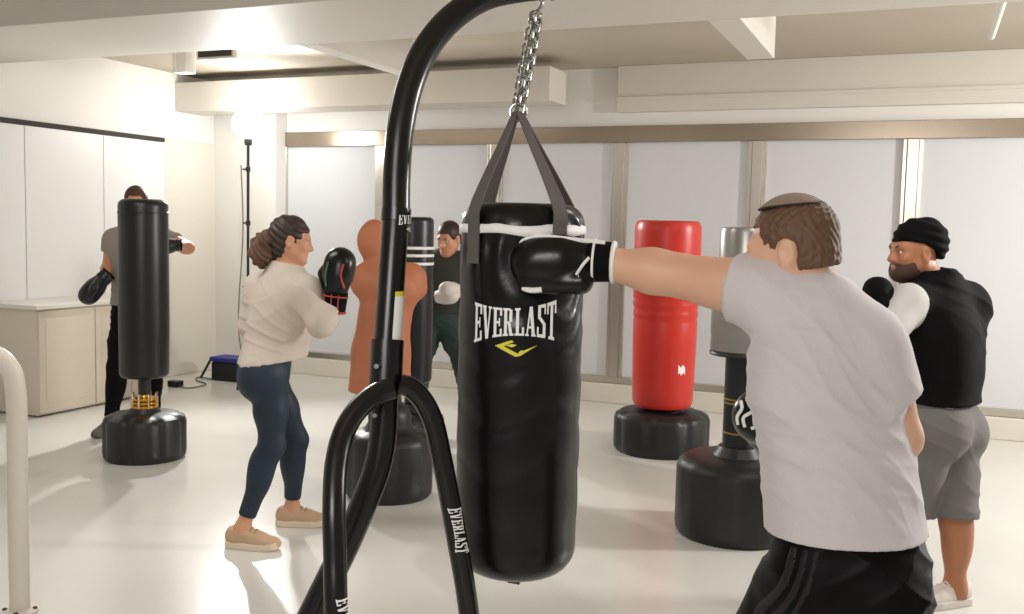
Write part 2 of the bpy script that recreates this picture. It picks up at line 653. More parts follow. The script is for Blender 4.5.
# header and sill of brushed metal
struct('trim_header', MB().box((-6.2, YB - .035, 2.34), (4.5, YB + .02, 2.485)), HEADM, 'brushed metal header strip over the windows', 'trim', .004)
struct('trim_sill', MB().box((-6.2, YB - .03, .178), (4.5, YB + .02, .235)), STEEL, 'brushed metal sill strip below the windows', 'trim', .004)
MX = [-6.2, -4.995, -3.775, -2.555, -1.352, -.138, 1.07, 2.29, 3.5]
for i in range(len(MX) - 1):
    x0, x1 = MX[i] + .045, MX[i + 1] - .045
    fr = MB()
    z0, z1 = .235, 2.34
    for (a, c) in ((x0, x0 + .03), (x1 - .03, x1)):
        fr.box((a, YB - .02, z0), (c, YB + .05, z1))
    fr.box((x0 + .03, YB + .03, z1 - .02), (x1 - .03, YB + .05, z1))
    o = fr.build('window_%d' % (i + 1), STEEL, None, False, .003)
    tag(o, ['window with pale roller blind beside the white pier', 'window with pale roller blind behind the tall black stand post',
            'window with pale roller blind behind the hanging black bag', 'window with pale roller blind behind the red bag',
            'window with pale roller blind behind the head in the suede cap', 'window with pale roller blind behind the man in the black vest',
            'window with pale roller blind at the far end of the row', 'last window with pale roller blind beyond the frame'][i], 'window', kind='structure')
    p = MB().box((x0 + .03, YB + .012, z0), (x1 - .03, YB + .02, z1)).build('blind', SHADE, o, False)
    MB().box((x0 + .03, YB + .004, z0), (x1 - .03, YB + .024, z0 + .025)).build('hem_bar', SHADE, p, False, .003)
for i, x in enumerate(MX[1:-1]):
    struct('trim_%d' % (i + 1), MB().box((x - .042, YB - .03, .235), (x + .042, YB + .05, 2.34)), STEEL,
           ['metal mullion behind the stand post', 'metal mullion behind the bag straps', 'metal mullion beside the red bag', 'metal mullion above the silver bag',
            'metal mullion between the two men in front of the window row', 'metal mullion beyond the man in the vest', 'metal mullion past the frame edge'][i], 'trim', .004)
# closet panels on the left wall
ys = [3.0, 4.35, 5.13, 5.93, 6.77, 7.54]
for i in range(len(ys) - 1):
    o = MB().box((XL, ys[i] + .004, .03), (XL + .03, ys[i + 1] - .004, 2.31)).build('door_%d' % (i + 1), PANEL, None, False, .003)
    tag(o, ['tall white closet panel, hidden at the near end', 'tall white closet panel, second of the row', 'tall white closet panel at the frame edge above the counter',
            'tall white closet panel behind the lowered black glove', 'tall white closet panel beside the cream jamb'][i], 'closet door', kind='structure')
struct('trim_track', MB().box((XL, 3.0, 2.315), (XL + .035, 7.54, 2.355)), GAP, 'dark sliding track above the closet panels', 'trim')
# beams and ducts
struct('ceiling_beam', MB().box((XL, 4.45, 2.73), (4.5, 5.5, SLZ)), BEAM, 'wide pale dropped beam crossing the ceiling', 'beam', .006)
tag(MB().box((XL, 7.72, 2.63), (-2.95, 8.12, 2.91)).build('ceiling_duct', BEAM, None, False, .006), 'long cream boxed duct ending above the hanging bag', 'duct', kind='structure')
tag(MB().box((-2.58, 8.42, 2.60), (4.5, YB, SLZ)).build('wall_fascia', BEAM, None, False, .006), 'raised cream fascia above the windows behind the red bag', 'fascia', kind='structure')
tag(MB().box((-2.58, 8.40, 2.70), (4.5, 8.419, 2.73)).build('ceiling_trim', BEAM, None, False, .003), 'thin pale conduit strip along the duct face', 'trim', kind='structure')
for (x0, x1, y0, y1, z0, lab) in ((-3.88, -3.74, 5.5, 6.8, 2.73, 'pale joist crossing the slab left of the stand post'),
                                  (-1.18, -1.0, 5.5, 6.8, 2.73, 'pale joist crossing the slab above the silver bag')):
    tag(MB().box((x0, y0, z0), (x1, y1, SLZ)).build('ceiling_joist', BEAM, None, False, .005), lab, 'joist', kind='structure')
tag(MB().tube([(.29, 5.5, 2.77), (.29, 6.6, 2.77)], .022).build('ceiling_pipe', BEAM), 'thin pale pipe under the slab at the far end of the beam', 'pipe', kind='structure')
# vent opening and box near the left end of the duct
vq_ = S(184, 62, 8.0)
vt = tag(MB().box((vq_[0] - .07, vq_[1] - .06, 2.76), (vq_[0] + .07, vq_[1] + .06, SLZ)).build('junction_box', WALL, None, False, .006), 'small white box hanging from the slab above the closet panels', 'junction box')
MB().box((vq_[0] - .05, vq_[1] - .075, 2.78), (vq_[0] - .02, vq_[1] - .061, 2.98)).build('cover_plate', WALL, vt, False, .002)
v2 = tag(MB().box((vq_[0] + .13, vq_[1], 2.86), (vq_[0] + .50, vq_[1] + .04, SLZ)).build('ceiling_vent', BEAM, None, False, .003), 'small dark vent under the slab beside the white box', 'vent')
MB().box((vq_[0] + .15, vq_[1] - .008, 2.88), (vq_[0] + .48, vq_[1] - .001, 2.98)).build('opening', GAP, v2, False)

# ------------------------------------------------------------------ cabinet by the left wall
cab = tag(empty('storage_cabinet', (-6.6, 6.2, 0)), 'low cream storage cabinet with a pale countertop along the closet panels', 'cabinet')
kid(MB().box((-6.86, 5.54, .012), (-6.325, 6.90, .845)).build('carcass', CAB, None, False, .004), cab)
for (a, c) in ((5.545, 6.10), (6.11, 6.50), (6.51, 6.895)):
    d = kid(MB().box((-6.325, a, .03), (-6.305, c, .835)).build('door', CAB, None, False, .003), cab)
    kid(MB().box((-6.306, a + .06, .10), (-6.303, c - .06, .765)).build('inset_panel', CAB, None, False, .002), cab).parent = d
kid(MB().box((-6.80, 5.58, 0), (-6.36, 6.88, .014)).build('plinth', GAP, None, False), cab)
tag(MB().box((-6.865, 5.50, .847), (-6.28, 6.93, .882)).build('countertop', TOP, None, False, .005), 'pale worktop lying on the low cream cabinet', 'worktop')

# ------------------------------------------------------------------ white handrail, front left
p0, p1 = FL(20, 612), S(-110, 600, 3.7)
hr = tag(empty('handrail', p0), 'white tubular handrail bending down to the floor at the picture edge', 'handrail')
zt = S(0, 352, 3.9)[2]
q0 = np.array([p0[0], p0[1], .012])
q1 = np.array([p1[0], p1[1], .012])
dv = (q1 - q0)
pts = [q0, q0 + [0, 0, .5], q0 + [0, 0, zt - .16], q0 + dv * .07 + [0, 0, zt - .045], q0 + dv * .22 + [0, 0, zt], q0 + dv * .5 + [0, 0, zt + .01],
       q0 + dv * .78 + [0, 0, zt], q0 + dv * .93 + [0, 0, zt - .045], q1 + [0, 0, zt - .16], q1 + [0, 0, .5], q1]
kid(MB().tube(spline(pts, 8), .038, 20).build('rail_tube', WHITE), hr)
for q in (q0, q1):
    fb = kid(MB().lathe([(.001, 0), (.07, 0), (.07, .01), (.04, .016), (.001, .016)], q - [0, 0, .012], 28).build('floor_flange', WHITE), hr)
    for a in range(4):
        t = a * math.pi / 2 + .6
        s_ = MB().lathe([(.001, 0), (.009, 0), (.009, .008), (.001, .01)], q + [.056 * math.cos(t), .056 * math.sin(t), -.002], 10).build('bolt', GAP)
        kid(s_, hr).parent = fb

# ------------------------------------------------------------------ freestanding bags


def G(px, py, d):
    p = S(px, py, d)
    p[2] = 0
    return p


def tub(r, h, neck, lobes=8, depth=.03, sh=.06):
    """scalloped plastic water base"""
    prof = [(.001, 0), (r - .02, 0), (r - .004, .02), (r, .05), (r, h - sh), (r - .012, h - sh * .45), (r - .045, h - .01), (r - .09, h), (neck + .03, h + .004),
            (neck + .012, h + .03), (neck, h + .05), (.001, h + .05)]

    def mod(t, k):
        a = max(0, math.cos(lobes * t)) ** 2
        return 1 - (depth * a * (1.0 if k <= 4 else 1.6) if 3 <= k <= 7 else depth * .5 * a if k == 2 else 0)
    return MB().lathe(prof, (0, 0, 0), 96, mod)


def dress(root, body_prof, m, segs=56):
    return MB().lathe(body_prof, (0, 0, 0), segs).build('bag_body', m, root)


# black bag with brass collar (left)
lb = tag(empty('freestanding_punching_bag', G(145, 440, 6.47)), 'slim black freestanding punching bag with brass collar, before the man in grey', 'punching bag', 'freestanding punching bags')
lb.rotation_euler.z = .3
dress(lb, rprof(.155, .535, 1.695, .03, .045, mid=[(.158, .9), (.157, 1.2)]), LEATHER2)
MB().lathe([(.1562, 1.60), (.1585, 1.602), (.1585, 1.612), (.1562, 1.614)], segs=48).build('top_seam', LEATHER2, lb)
tub(.262, .30, .075, 8, .05).build('base', PLASTIC, lb)
MB().lathe([(.001, .33), (.04, .33), (.04, .56), (.001, .56)], segs=24).build('pole', PLASTIC, lb)
cl = MB().lathe([(.05, .33), (.085, .335), (.085, .35), (.07, .355), (.085, .36), (.085, .375), (.07, .38), (.085, .385), (.085, .40), (.045, .405), (.041, .42), (.041, .33)], segs=32).build('brass_collar', GOLD, lb)
for a in range(8):
    t = a * math.pi / 4
    MB().tube([(.078 * math.cos(t), .078 * math.sin(t), z) for z in (.335, .43)], .008, 8).build('bolt', CHROME, cl)
# red bag
rb = tag(empty('freestanding_punching_bag', G(661, 436, 7.03)), 'red freestanding punching bag on a black scalloped base by the windows', 'punching bag', 'freestanding punching bags')
bb = dress(rb, [(.001, .315), (.17, .315), (.20, .325), (.214, .36), (.219, .5), (.224, .78), (.226, .93), (.2215, .95), (.227, .965), (.2265, 1.0), (.222, 1.02), (.229, 1.04),
                (.231, 1.06), (.226, 1.08), (.232, 1.10), (.234, 1.3), (.234, 1.56), (.232, 1.60), (.222, 1.628), (.20, 1.638), (.001, 1.638)], RED, 64)
tub(.34, .29, .12, 8, .045).build('base', PLASTIC, rb)
ang = math.atan2(-rb.location[1], -rb.location[0]) + .6
vq, fq = [], []
for i in range(6):
    for j, z in enumerate((.58, .635)):
        t = ang - .13 + .26 * i / 5
        vq.append((.2235 * math.cos(t), .2235 * math.sin(t), z + .012 * math.sin(i * 2.1 + j)))
for i in range(5):
    fq.append((2 * i, 2 * i + 2, 2 * i + 3, 2 * i + 1))
link('label', vq, fq, PWHITE, rb)
# silver bag
sb = tag(empty('freestanding_punching_bag', G(736, 500, 5.13)), 'silver-topped freestanding punching bag with black neck, nearest the man in the light tee', 'punching bag', 'freestanding punching bags')
dress(sb, [(.001, .955), (.155, .955), (.164, .965), (.164, 1.0), (.162, 1.03), (.165, 1.05), (.164, 1.17), (.148, 1.30), (.137, 1.40), (.136, 1.57), (.131, 1.588), (.12, 1.594), (.001, 1.594)], SILVER, 56)
MB().lathe([(.10, .938), (.164, .938), (.168, .946), (.164, .956), (.10, .956)], segs=48).build('lower_rim', PLASTIC, sb)
nk = MB().lathe([(.001, .44), (.083, .44), (.083, .94), (.001, .94)], segs=40).build('neck', LEATHER2, sb)
for z in (.53, .685, .705):
    MB().lathe([(.0832, z), (.0850, z + .002), (.0850, z + .007), (.0832, z + .009)], segs=40).build('yellow_band', YEL, nk)
tub(.314, .41, .10, 8, .012, .07).build('base', PLASTIC, sb)
# striped black bag behind the torso dummy
kb = tag(empty('freestanding_punching_bag', G(411, 400, 6.7)), 'black freestanding punching bag with three white stripes behind the torso dummy', 'punching bag', 'freestanding punching bags')
dress(kb, rprof(.137, .5, 1.622, .03, .03, mid=[(.14, .9), (.139, 1.3)]), LEATHER2)
for z in (1.30, 1.355, 1.405):
    MB().lathe([(.1385, z), (.1415, z + .002), (.1415, z + .018), (.1385, z + .02)], segs=48).build('white_stripe', PWHITE, kb)
MB().lathe([(.001, .3), (.045, .3), (.045, .55), (.001, .55)], segs=24).build('pole', PLASTIC, kb)
tub(.23, .3, .08).build('base', PLASTIC, kb)

# torso dummy
md = tag(empty('torso_dummy', G(389, 470, 5.70)), 'orange rubber torso dummy on a black water base, facing the woman', 'training dummy')
D = 5.70
fdir = nrm(-cam_r * .9 - fwd * np.array([1, 1, 0]) * .35)
fdir[2] = 0
fdir = nrm(fdir)
Rb = frame(nrm(-cam_r * .35 - fwd * .9) * np.array([1, 1, 0]))
pr_ = [Cone(S(381, 352, D), S(380, 392, D), .165, .185), Cone(S(384, 320, D), S(381, 352, D), .145, .16), Cone(S(389, 292, D), S(384, 325, D), .16, .14), Ell(S(389, 288, D), (.19, .12, .15), Rb), Cone(S(362, 276, D - .02), S(362, 284, D - .02), .065, .06),
       Cone(S(415, 279, D + .02), S(417, 288, D + .03), .068, .062), Cone(S(384, 272, D), S(376, 246, D), .075, .058), Cone(S(366, 274, D), S(412, 274, D), .06, .06),
       Ell(S(374, 237, D), (.07, .092, .103), frame(fdir)), Ell(S(374, 245, D) + fdir * .035, (.05, .05, .07), frame(fdir)),
       Ell(S(372, 284, D) + Rb[:, 1] * .07, (.08, .05, .07), Rb), Ell(S(398, 284, D) + Rb[:, 1] * .07, (.08, .05, .07), Rb)]
blob('torso', pr_, ORANGE, md, .009, .05, cuts=[Plane((0, 0, S(380, 391, D)[2]), (0, 0, -1))])
tub(.253, .385, .12, 6, .035, .07).build('base', PLASTIC, md)
MB().lathe([(.001, .40), (.12, .40), (.125, .47), (.10, .52), (.07, .54), (.06, .62), (.001, .62)], segs=36).build('neck_collar', PLASTIC, md)

# ------------------------------------------------------------------ strobe on its stand, cable, bag
sd = tag(empty('strobe_stand', (STROBE[0], STROBE[1], 0)), 'glowing photographic strobe on a tall thin black stand before the white pier', 'strobe')
BT = mat('black_tube', rgb(30, 30, 32), .4)
MB().tube([(0, 0, .12), (0, 0, 2.36)], .013, 12).build('pole', BT, sd)
for z in (.95, 1.55, 2.05):
    cl = MB().lathe([(.014, z - .025), (.022, z - .02), (.022, z + .02), (.014, z + .025)], segs=16).build('collar', BT, sd)
    MB().tube([(-.02, 0, z), (-.06, 0, z)], .008, 8).build('knob', BT, cl)
for a in (.2, 1.6, 4.9):
    MB().tube([(0, 0, .62), (.42 * math.cos(a), .26 * math.sin(a), .015)], .010, 10).build('leg', BT, sd)
MB().lathe([(.001, 2.27), (.03, 2.27), (.035, 2.29), (.035, 2.33), (.001, 2.34)], segs=24).build('lamp_head', BT, sd)
MB().lathe([(.001, 2.335), (.06, 2.34), (.115, 2.375), (.145, 2.43), (.145, 2.50), (.115, 2.555), (.06, 2.585), (.001, 2.59)], segs=28).build('diffuser_dome', GLOWM, sd)
cb = [S(241, 165, 10.1), S(243, 230, 10.05), S(239, 300, 10.0), S(239, 335, 10.0), S(243, 358, 9.95)]
tag(MB().tube(spline(cb, 10), .006, 8).build('power_cable', CABLE), 'grey cable drooping down along the strobe stand', 'cable')
fc = [FL(226, 374, .008), FL(214, 379, .008), FL(200, 377, .008), FL(196, 380, .008), FL(206, 384, .008), FL(196, 387, .008), FL(188, 388, .008), FL(181, 387, .01)]
tag(MB().tube(spline(fc, 8), .006, 8).build('floor_cable', CABLE), 'dark cable lying looped on the floor beside the blue-topped bag', 'cable')
pb = FL(178, 387)
tag(MB().box((pb[0] - .09, pb[1] - .045, .002), (pb[0] + .03, pb[1] + .045, .06)).build('power_adapter', BLACKT, None, False, .008), 'small black power adapter on the floor right of the cabinet', 'adapter')
cq = FL(232, 380)
case = tag(empty('equipment_bag', cq), 'black equipment bag with a blue top flap on the floor under the strobe', 'bag')
MB().box((-.17, -.11, .0), (.20, .11, .185)).build('bag_body', CASEB, case, False, .02)
MB().box((-.185, -.12, .186), (.205, .12, .232)).build('top_flap', BLUE, case, False, .012)
MB().tube([(-.30, -.10, .012), (-.17, -.10, .215)], .013, 10).build('support_bar', BT, case)

# ------------------------------------------------------------------ heavy bag, straps, chain
BC = np.array([S(519, 390, 2.65)[0], S(519, 390, 2.65)[1]])
BR, BZ0, BZ1 = .163, .635, 1.632
PH = math.atan2(-BC[1], -BC[0])
hb = tag(empty('heavy_bag', (BC[0], BC[1], BZ0)), 'black leather heavy bag with white lettering, hanging and being punched', 'heavy bag')
prof = rprof(BR, 0, BZ1 - BZ0, .075, .05, 8)
zz = [(BR + .001 * math.sin(z * 40) + .003 * math.sin(math.pi * z), z) for z in np.linspace(.08, .94, 60)]
prof = prof[:10] + zz + prof[10:]
mb = MB().lathe(prof, (0, 0, 0), 120)
V = np.array(mb.v)
th = np.arctan2(V[:, 1], V[:, 0])
dth = (th - (PH + .55) + math.pi) % (2 * math.pi) - math.pi
zf = S(545, 262, 2.6)[2] - BZ0
dist = np.hypot(dth * BR, V[:, 2] - zf)
rr = np.hypot(V[:, 0], V[:, 1])
push = -.030 * np.exp(-(dist / .085) ** 2)
ripple = .0035 * np.cos(dist * 95 + 2.2 * np.sin(th * 5)) * np.exp(-((dist - .12) / .09) ** 2) + .003 * np.sin(th * 22 + V[:, 2] * 12) * np.exp(-((V[:, 2] - .875) / .03) ** 2) * (rr > .12)
crease = -.0025 * np.maximum(0, np.sin(V[:, 2] * 46 + 1.5 * np.sin(th * 3))) ** 6 * np.exp(-((V[:, 2] - .45) / .3) ** 2)
dr = np.where(rr > .11, push + ripple + crease, 0)
V[:, 0] *= 1 + dr / np.maximum(rr, .02)
V[:, 1] *= 1 + dr / np.maximum(rr, .02)
link('bag_body', V, mb.f, LEATHER, hb)
MBb = MB()
vb, fb_ = [], []
NB = 96
for j in range(NB):
    t = 2 * math.pi * j / NB
    a = .003 * math.sin(3 * t + 1) + .002 * math.sin(7 * t)
    for (r_, z) in ((BR - .004, .915 + a), (BR + .0065, .917 + a), (BR + .0055, .936 + a * .6), (BR - .006, .944 + a * .6)):
        vb.append((r_ * math.cos(t), r_ * math.sin(t), z))
for j in range(NB):
    k = (j + 1) % NB
    for i in range(3):
        fb_.append((4 * j + i, 4 * k + i, 4 * k + i + 1, 4 * j + i + 1))
o = link('top_band', vb, fb_, PWHITE, hb)
o['label'] = 'white band round the rim'


def on_bag(u, z, off=.0045):
    t = PH + u / BR
    # follow the bag's own bulge
    r_ = BR + .003 * math.sin(math.pi * z) + off
    return (r_ * math.cos(t), r_ * math.sin(t), z)


LW = .216
ZL = S(513, 342, 2.5)[2] - BZ0


def logo(x, y):
    x2 = x
    yy = flare(x2, y, .66)
    return on_bag(-.017 + (x2 - .5) * LW, ZL + yy * .105 + (x2 - .5) * .012)


v, f = print_quads(word('EVERLAST'), logo, 4)
o = link('lettering', v, f, PWHITE, hb, False)
o['label'] = 'white wordmark EVERLAST'
sw = [[(0, .62), (.30, .92), (.36, .80), (.22, .62)], [(.30, .92), (.40, 1.0), (.45, .90), (.36, .80)], [(0, .62), (.22, .62), (.62, .10), (.50, 0)], [(.26, .66), (.40, .78), (.52, .72), (.42, .56)],
      [(.50, 0), (.62, .08), (.74, .42), (.60, .38)], [(.62, .08), (.66, .16), (1.0, .72), (.72, .44)]]
v, f = print_quads(sw, lambda x, y: on_bag(-.010 + (x - .5) * .105, ZL - .034 + y * .042), 4)
o = link('swoosh', v, f, PYEL, hb, False)
o['label'] = 'yellow swoosh under the lettering'
MB().obox((.01, -.03, -.012), np.eye(3), np.array([.018, .004, .018])).build('bottom_tab', WEB, hb, False, .002)
# straps from the ring down to the bag
APEX = S(518, 112, 2.65)
hbz = np.array([BC[0], BC[1], BZ0])
for (dl, zb) in ((-.82, .84), (.58, .878), (2.25, .85), (-2.5, .86)):
    t = PH + dl
    rad = np.array([math.cos(t), math.sin(t), 0])
    side = np.array([-math.sin(t), math.cos(t), 0])
    top = APEX - hbz
    rim = rad * (BR + .004) + [0, 0, .985]
    path = spline([top + rad * .008, top * .62 + rim * .38 + rad * .006, top * .25 + rim * .75 + rad * .006, rim + rad * .002 + [0, 0, -.005], rad * (BR + .008) + [0, 0, .93], rad * (BR + .008) + [0, 0, zb]], 8)
    vs, fs = [], []
    n = len(path)
    for i, p in enumerate(path):
        hw = .011 + .010 * min(1, i / (n * .55))
        tang = nrm(path[min(i + 1, n - 1)] - path[max(i - 1, 0)])
        out = nrm(np.cross(side, tang)) * .002
        if out @ rad < 0:
            out = -out
        for q in (p - side * hw - out, p + side * hw - out, p + side * hw + out, p - side * hw + out):
            vs.append(q)
    for i in range(n - 1):
        for j in range(4):
            fs.append((4 * i + j, 4 * i + (j + 1) % 4, 4 * i + 4 + (j + 1) % 4, 4 * i + 4 + j))
    fs += [(3, 2, 1, 0), tuple(4 * (n - 1) + j for j in range(4))]
    link('strap', vs, fs, WEB, hb, 'auto')

ch = tag(empty('hanging_chain', APEX), 'double zinc chain between the stand arm and the bag straps', 'chain')
HOOK = S(537, 3, 2.65)


def ring_path(L, W, n=20):
    out = []
    for i in range(n):
        t = 2 * math.pi * i / n
        x, z = W * math.cos(t), W * math.sin(t)
        out.append((x, 0, z + (L / 2 - W if z >= 0 else -(L / 2 - W))))
    return np.array(out)


lk = MB().tube(ring_path(.038, .0105), .0036, 8, closed=True).build('link', CHAINM)
first = True
nL = 12
for s_ in (-1, 1):
    for i in range(nL):
        u = (i + .5) / nL
        p = APEX * (1 - u) + (HOOK - [0, 0, .03]) * u
        bow = .004 * math.sin(math.pi * u)
        p = p + cam_r * s_ * (.006 + bow)
        o = lk if first else lk.copy()
        if not first:
            COL.objects.link(o)
        first = False
        o.parent = ch
        dv_ = nrm(HOOK - APEX)
        q = Vector(dv_).to_track_quat('Z', 'Y') @ Matrix.Rotation((i % 2) * math.pi / 2 + .5 * s_, 4, 'Z').to_quaternion()
        o.rotation_mode = 'QUATERNION'
        o.rotation_quaternion = q
        o.location = Vector(p - APEX)
dr_ = MB().tube([APEX * 0 + .022 * (cam_r * math.cos(t) + np.array([0, 0, 1]) * math.sin(t)) for t in np.linspace(0, 2 * math.pi, 24, endpoint=False)], .0045, 8, closed=True).build('ring', CHAINM, ch)
hk = [np.array([0, 0, .045]), np.array([0, 0, .02]), cam_r * .014 + [0, 0, .0], cam_r * .004 + [0, 0, -.02], -cam_r * .014 + [0, 0, -.03], -cam_r * .01 + [0, 0, -.05], cam_r * .004 + [0, 0, -.056]]
MB().tube(spline([HOOK - APEX + q for q in hk], 6), .005, 8).build('hook', CHAINM, ch)

# ------------------------------------------------------------------ the bag stand
base = S(384, 430, 2.45)
st = tag(empty('bag_stand', (base[0], base[1], 0)), 'tall curved black steel stand holding the heavy bag, legs lettered in white', 'bag stand')
so = np.array([base[0], base[1], 0])


def loc(P):
    return np.asarray(P) - so


def onfloor(px, py, d, z=.035):
    p = S(px, py, d)
    p[2] = z
    return p


PR = .0355
post = spline([S(396, 215, 2.5), S(397, 170, 2.51), S(401, 125, 2.52), S(411, 82, 2.54), S(428, 46, 2.56), S(453, 17, 2.59), S(485, -3, 2.62), S(520, -11, 2.645), S(552, -14, 2.67)], 10)
arm = MB().tube(loc(post), PR, 24).build('arm', BLACKT, st)
MB().tube(loc([post[-1] - .002 * cam_r, post[-1] + .006 * cam_r]), PR + .003, 24).build('end_cap', PLASTIC, arm)
eye = HOOK + np.array([0, 0, .06])
MB().tube(loc([eye + .016 * (cam_r * math.cos(t) + np.array([0, 0, 1]) * math.sin(t)) for t in np.linspace(0, 2 * math.pi, 20, endpoint=False)]), .005, 8, closed=True).build('eye_bolt', CHAINM, arm)
rear = onfloor(190, 870, 2.40)
low = spline([S(396, 215, 2.5), S(391, 290, 2.475), S(387, 350, 2.46), S(384.5, 400, 2.45), S(383, 435, 2.445), S(377, 468, 2.44), S(364, 503, 2.435), S(346, 545, 2.43), S(316, 606, 2.42), S(250, 740, 2.41), rear], 10)
pm = MB().tube(loc(low), PR - .0015, 24).build('post', BLACKT, st)
MB().tube(loc([S(396.5, 209, 2.5), S(396, 221, 2.499)]), PR + .0025, 24).build('joint_sleeve', BLACKT, pm)
MB().tube(loc([S(387.6, 340, 2.463), S(385.5, 388, 2.452)]), PR + .006, 24).build('clamp_sleeve', BLACKT, pm)
for (px, py) in ((377, 366), (375, 415)):
    c_ = S(px, py, 2.41)
    MB().tube(loc([c_, c_ - fwd * .012]), .006, 10).build('bolt', CHROME, pm)
LR = .0265
lfoot, rfoot = onfloor(341, 910, 2.14), onfloor(492, 830, 2.52)
lleg = spline([S(392, 388, 2.375), S(377, 394, 2.36), S(359, 408, 2.33), S(344, 432, 2.30), S(336, 465, 2.26), S(334, 510, 2.22), S(335, 560, 2.20), S(336, 614, 2.18), S(339, 750, 2.16), lfoot], 10)
rleg = spline([S(398, 384, 2.43), S(411, 388, 2.44), S(424, 402, 2.45), S(434, 424, 2.46), S(441, 455, 2.47), S(448, 490, 2.48), S(457, 540, 2.49), S(468, 606, 2.50), S(480, 720, 2.51), rfoot], 10)
for path, foot, tw in ((lleg, lfoot, .75), (rleg, rfoot, .42)):
    lg = MB().tube(loc(path), LR, 20).build('leg', BLACKT, st)
    MB().lathe([(.001, 0), (.04, 0), (.04, .05), (.032, .058), (.001, .058)], loc(foot) - [0, 0, .034], 20).build('rubber_foot', PLASTIC, lg)
    # vertical lettering running down the leg, facing the camera
    sp = path
    zt0 = S(450, 508, 2.46)[2] if foot is rfoot else S(334, 594, 2.19)[2]
    zt1 = S(461, 553, 2.47)[2] if foot is rfoot else S(337, 655, 2.17)[2]

    def onleg(x, y, sp=sp, zt0=zt0, zt1=zt1, tw=tw):
        z = zt0 + (zt1 - zt0) * x
        zs = sp[20:, 2]
        c_ = np.array([np.interp(-z, -zs, sp[20:, i]) for i in range(3)])
        n_ = nrm((CAM - c_) * np.array([1, 1, 0]))
        s_ = np.cross(np.array([0, 0, 1.0]), n_)
        dl = (y - .5) * 1.5 + tw
        return loc(c_ + (LR + .0018) * (n_ * math.cos(dl) + s_ * math.sin(dl)))
    v, f = print_quads(word('EVERLAST'), lambda x, y: onleg(x, flare(x, y, .7)), 7)
    o = link('lettering', v, f, PWHITE, lg, False)
    o['label'] = 'white wordmark EVERLAST'
rf_ = MB().lathe([(.001, 0), (.048, 0), (.048, .05), (.038, .06), (.001, .06)], loc(rear) - [0, 0, .034], 20).build('rubber_foot', PLASTIC, pm)


def onpost(u, z, off=.0015):
    pz = low[:, 2]
    c_ = np.array([np.interp(-z, -pz, low[:, i]) for i in range(3)])
    n_ = nrm((CAM - c_) * np.array([1, 1, 0]))
    s_ = np.cross(np.array([0, 0, 1.0]), n_)
    return loc(c_ + (PR + off) * (n_ * math.cos(u) + s_ * math.sin(u)))


zl = S(400, 212, 2.47)[2] - .005
v, f = print_quads(word('EVERLAST'), lambda x, y: onpost(.18 + x * 2.6, zl - .028 + flare(x, y, .7) * .030, .0045), 5)
o = link('lettering', v, f, PWHITE, pm, False)
o['label'] = 'white wordmark EVERLAST'
v, f = print_quads(sw, lambda x, y: onpost(.75 + x * 1.2, zl - .046 + y * .014, .0045), 2)
link('swoosh', v, f, PWHITE, pm, False)
z0, z1 = S(398, 352, 2.43)[2], S(399, 296, 2.43)[2]
v, f = print_quads([[(0, 0), (1, 0), (1, 1), (0, 1)]], lambda x, y: onpost(.30 + x * 1.0, z0 + (z1 - z0) * y, .0012), 8)
o = link('sticker', v, f, PWHITE, pm)
o['label'] = 'white sticker'
v, f = print_quads([[(0, 0), (1, 0), (1, 1), (0, 1)]], lambda x, y: onpost(.30 + x * 1.0, z1 - .002 + .012 * y, .0015), 8)
link('sticker_band', v, f, PYEL, o)

# ------------------------------------------------------------------ people


class Loc:                    # a shape given in the local axes of a head, glove or shoe
    def __init__(s, c, R, fn, rad):
        s.c, s.R, s.fn = np.asarray(c, float), np.asarray(R), fn
        s.lo, s.hi = s.c - rad, s.c + rad

    def __call__(s, X, Y, Z):
        x, y, z = X - s.c[0], Y - s.c[1], Z - s.c[2]
        R = s.R
        return s.fn(x * R[0, 0] + y * R[1, 0] + z * R[2, 0], x * R[0, 1] + y * R[1, 1] + z * R[2, 1], x * R[0, 2] + y * R[1, 2] + z * R[2, 2])


class Drape:                  # hanging cloth: an elliptical tube from p to q, half-widths along R's right and forward axes
    def __init__(s, p, q, R, a, b):
        s.p, s.q, s.R, s.ra, s.rb = np.asarray(p, float), np.asarray(q, float), R, a, b
        m = max(*a, *b)
        s.lo, s.hi = np.minimum(s.p, s.q) - m, np.maximum(s.p, s.q) + m

    def __call__(s, X, Y, Z):
        d = s.q - s.p
        l2 = d @ d
        x, y, z = X - s.p[0], Y - s.p[1], Z - s.p[2]
        t0 = (x * d[0] + y * d[1] + z * d[2]) / l2
        t = np.clip(t0, 0, 1)
        x, y, z = x - t * d[0], y - t * d[1], z - t * d[2]
        R = s.R
        u = x * R[0, 0] + y * R[1, 0] + z * R[2, 0]
        v = x * R[0, 1] + y * R[1, 1] + z * R[2, 1]
        w_ = x * R[0, 2] + y * R[1, 2] + z * R[2, 2]
        A = s.ra[0] + (s.ra[1] - s.ra[0]) * t
        B = s.rb[0] + (s.rb[1] - s.rb[0]) * t
        k0 = np.sqrt((u / A) ** 2 + (v / B) ** 2 + (w_ / np.minimum(A, B)) ** 2) + 1e-6
        k1 = np.sqrt((u / A ** 2) ** 2 + (v / B ** 2) ** 2 + (w_ / np.minimum(A, B) ** 2) ** 2) + 1e-6
        return k0 * (k0 - 1) / k1


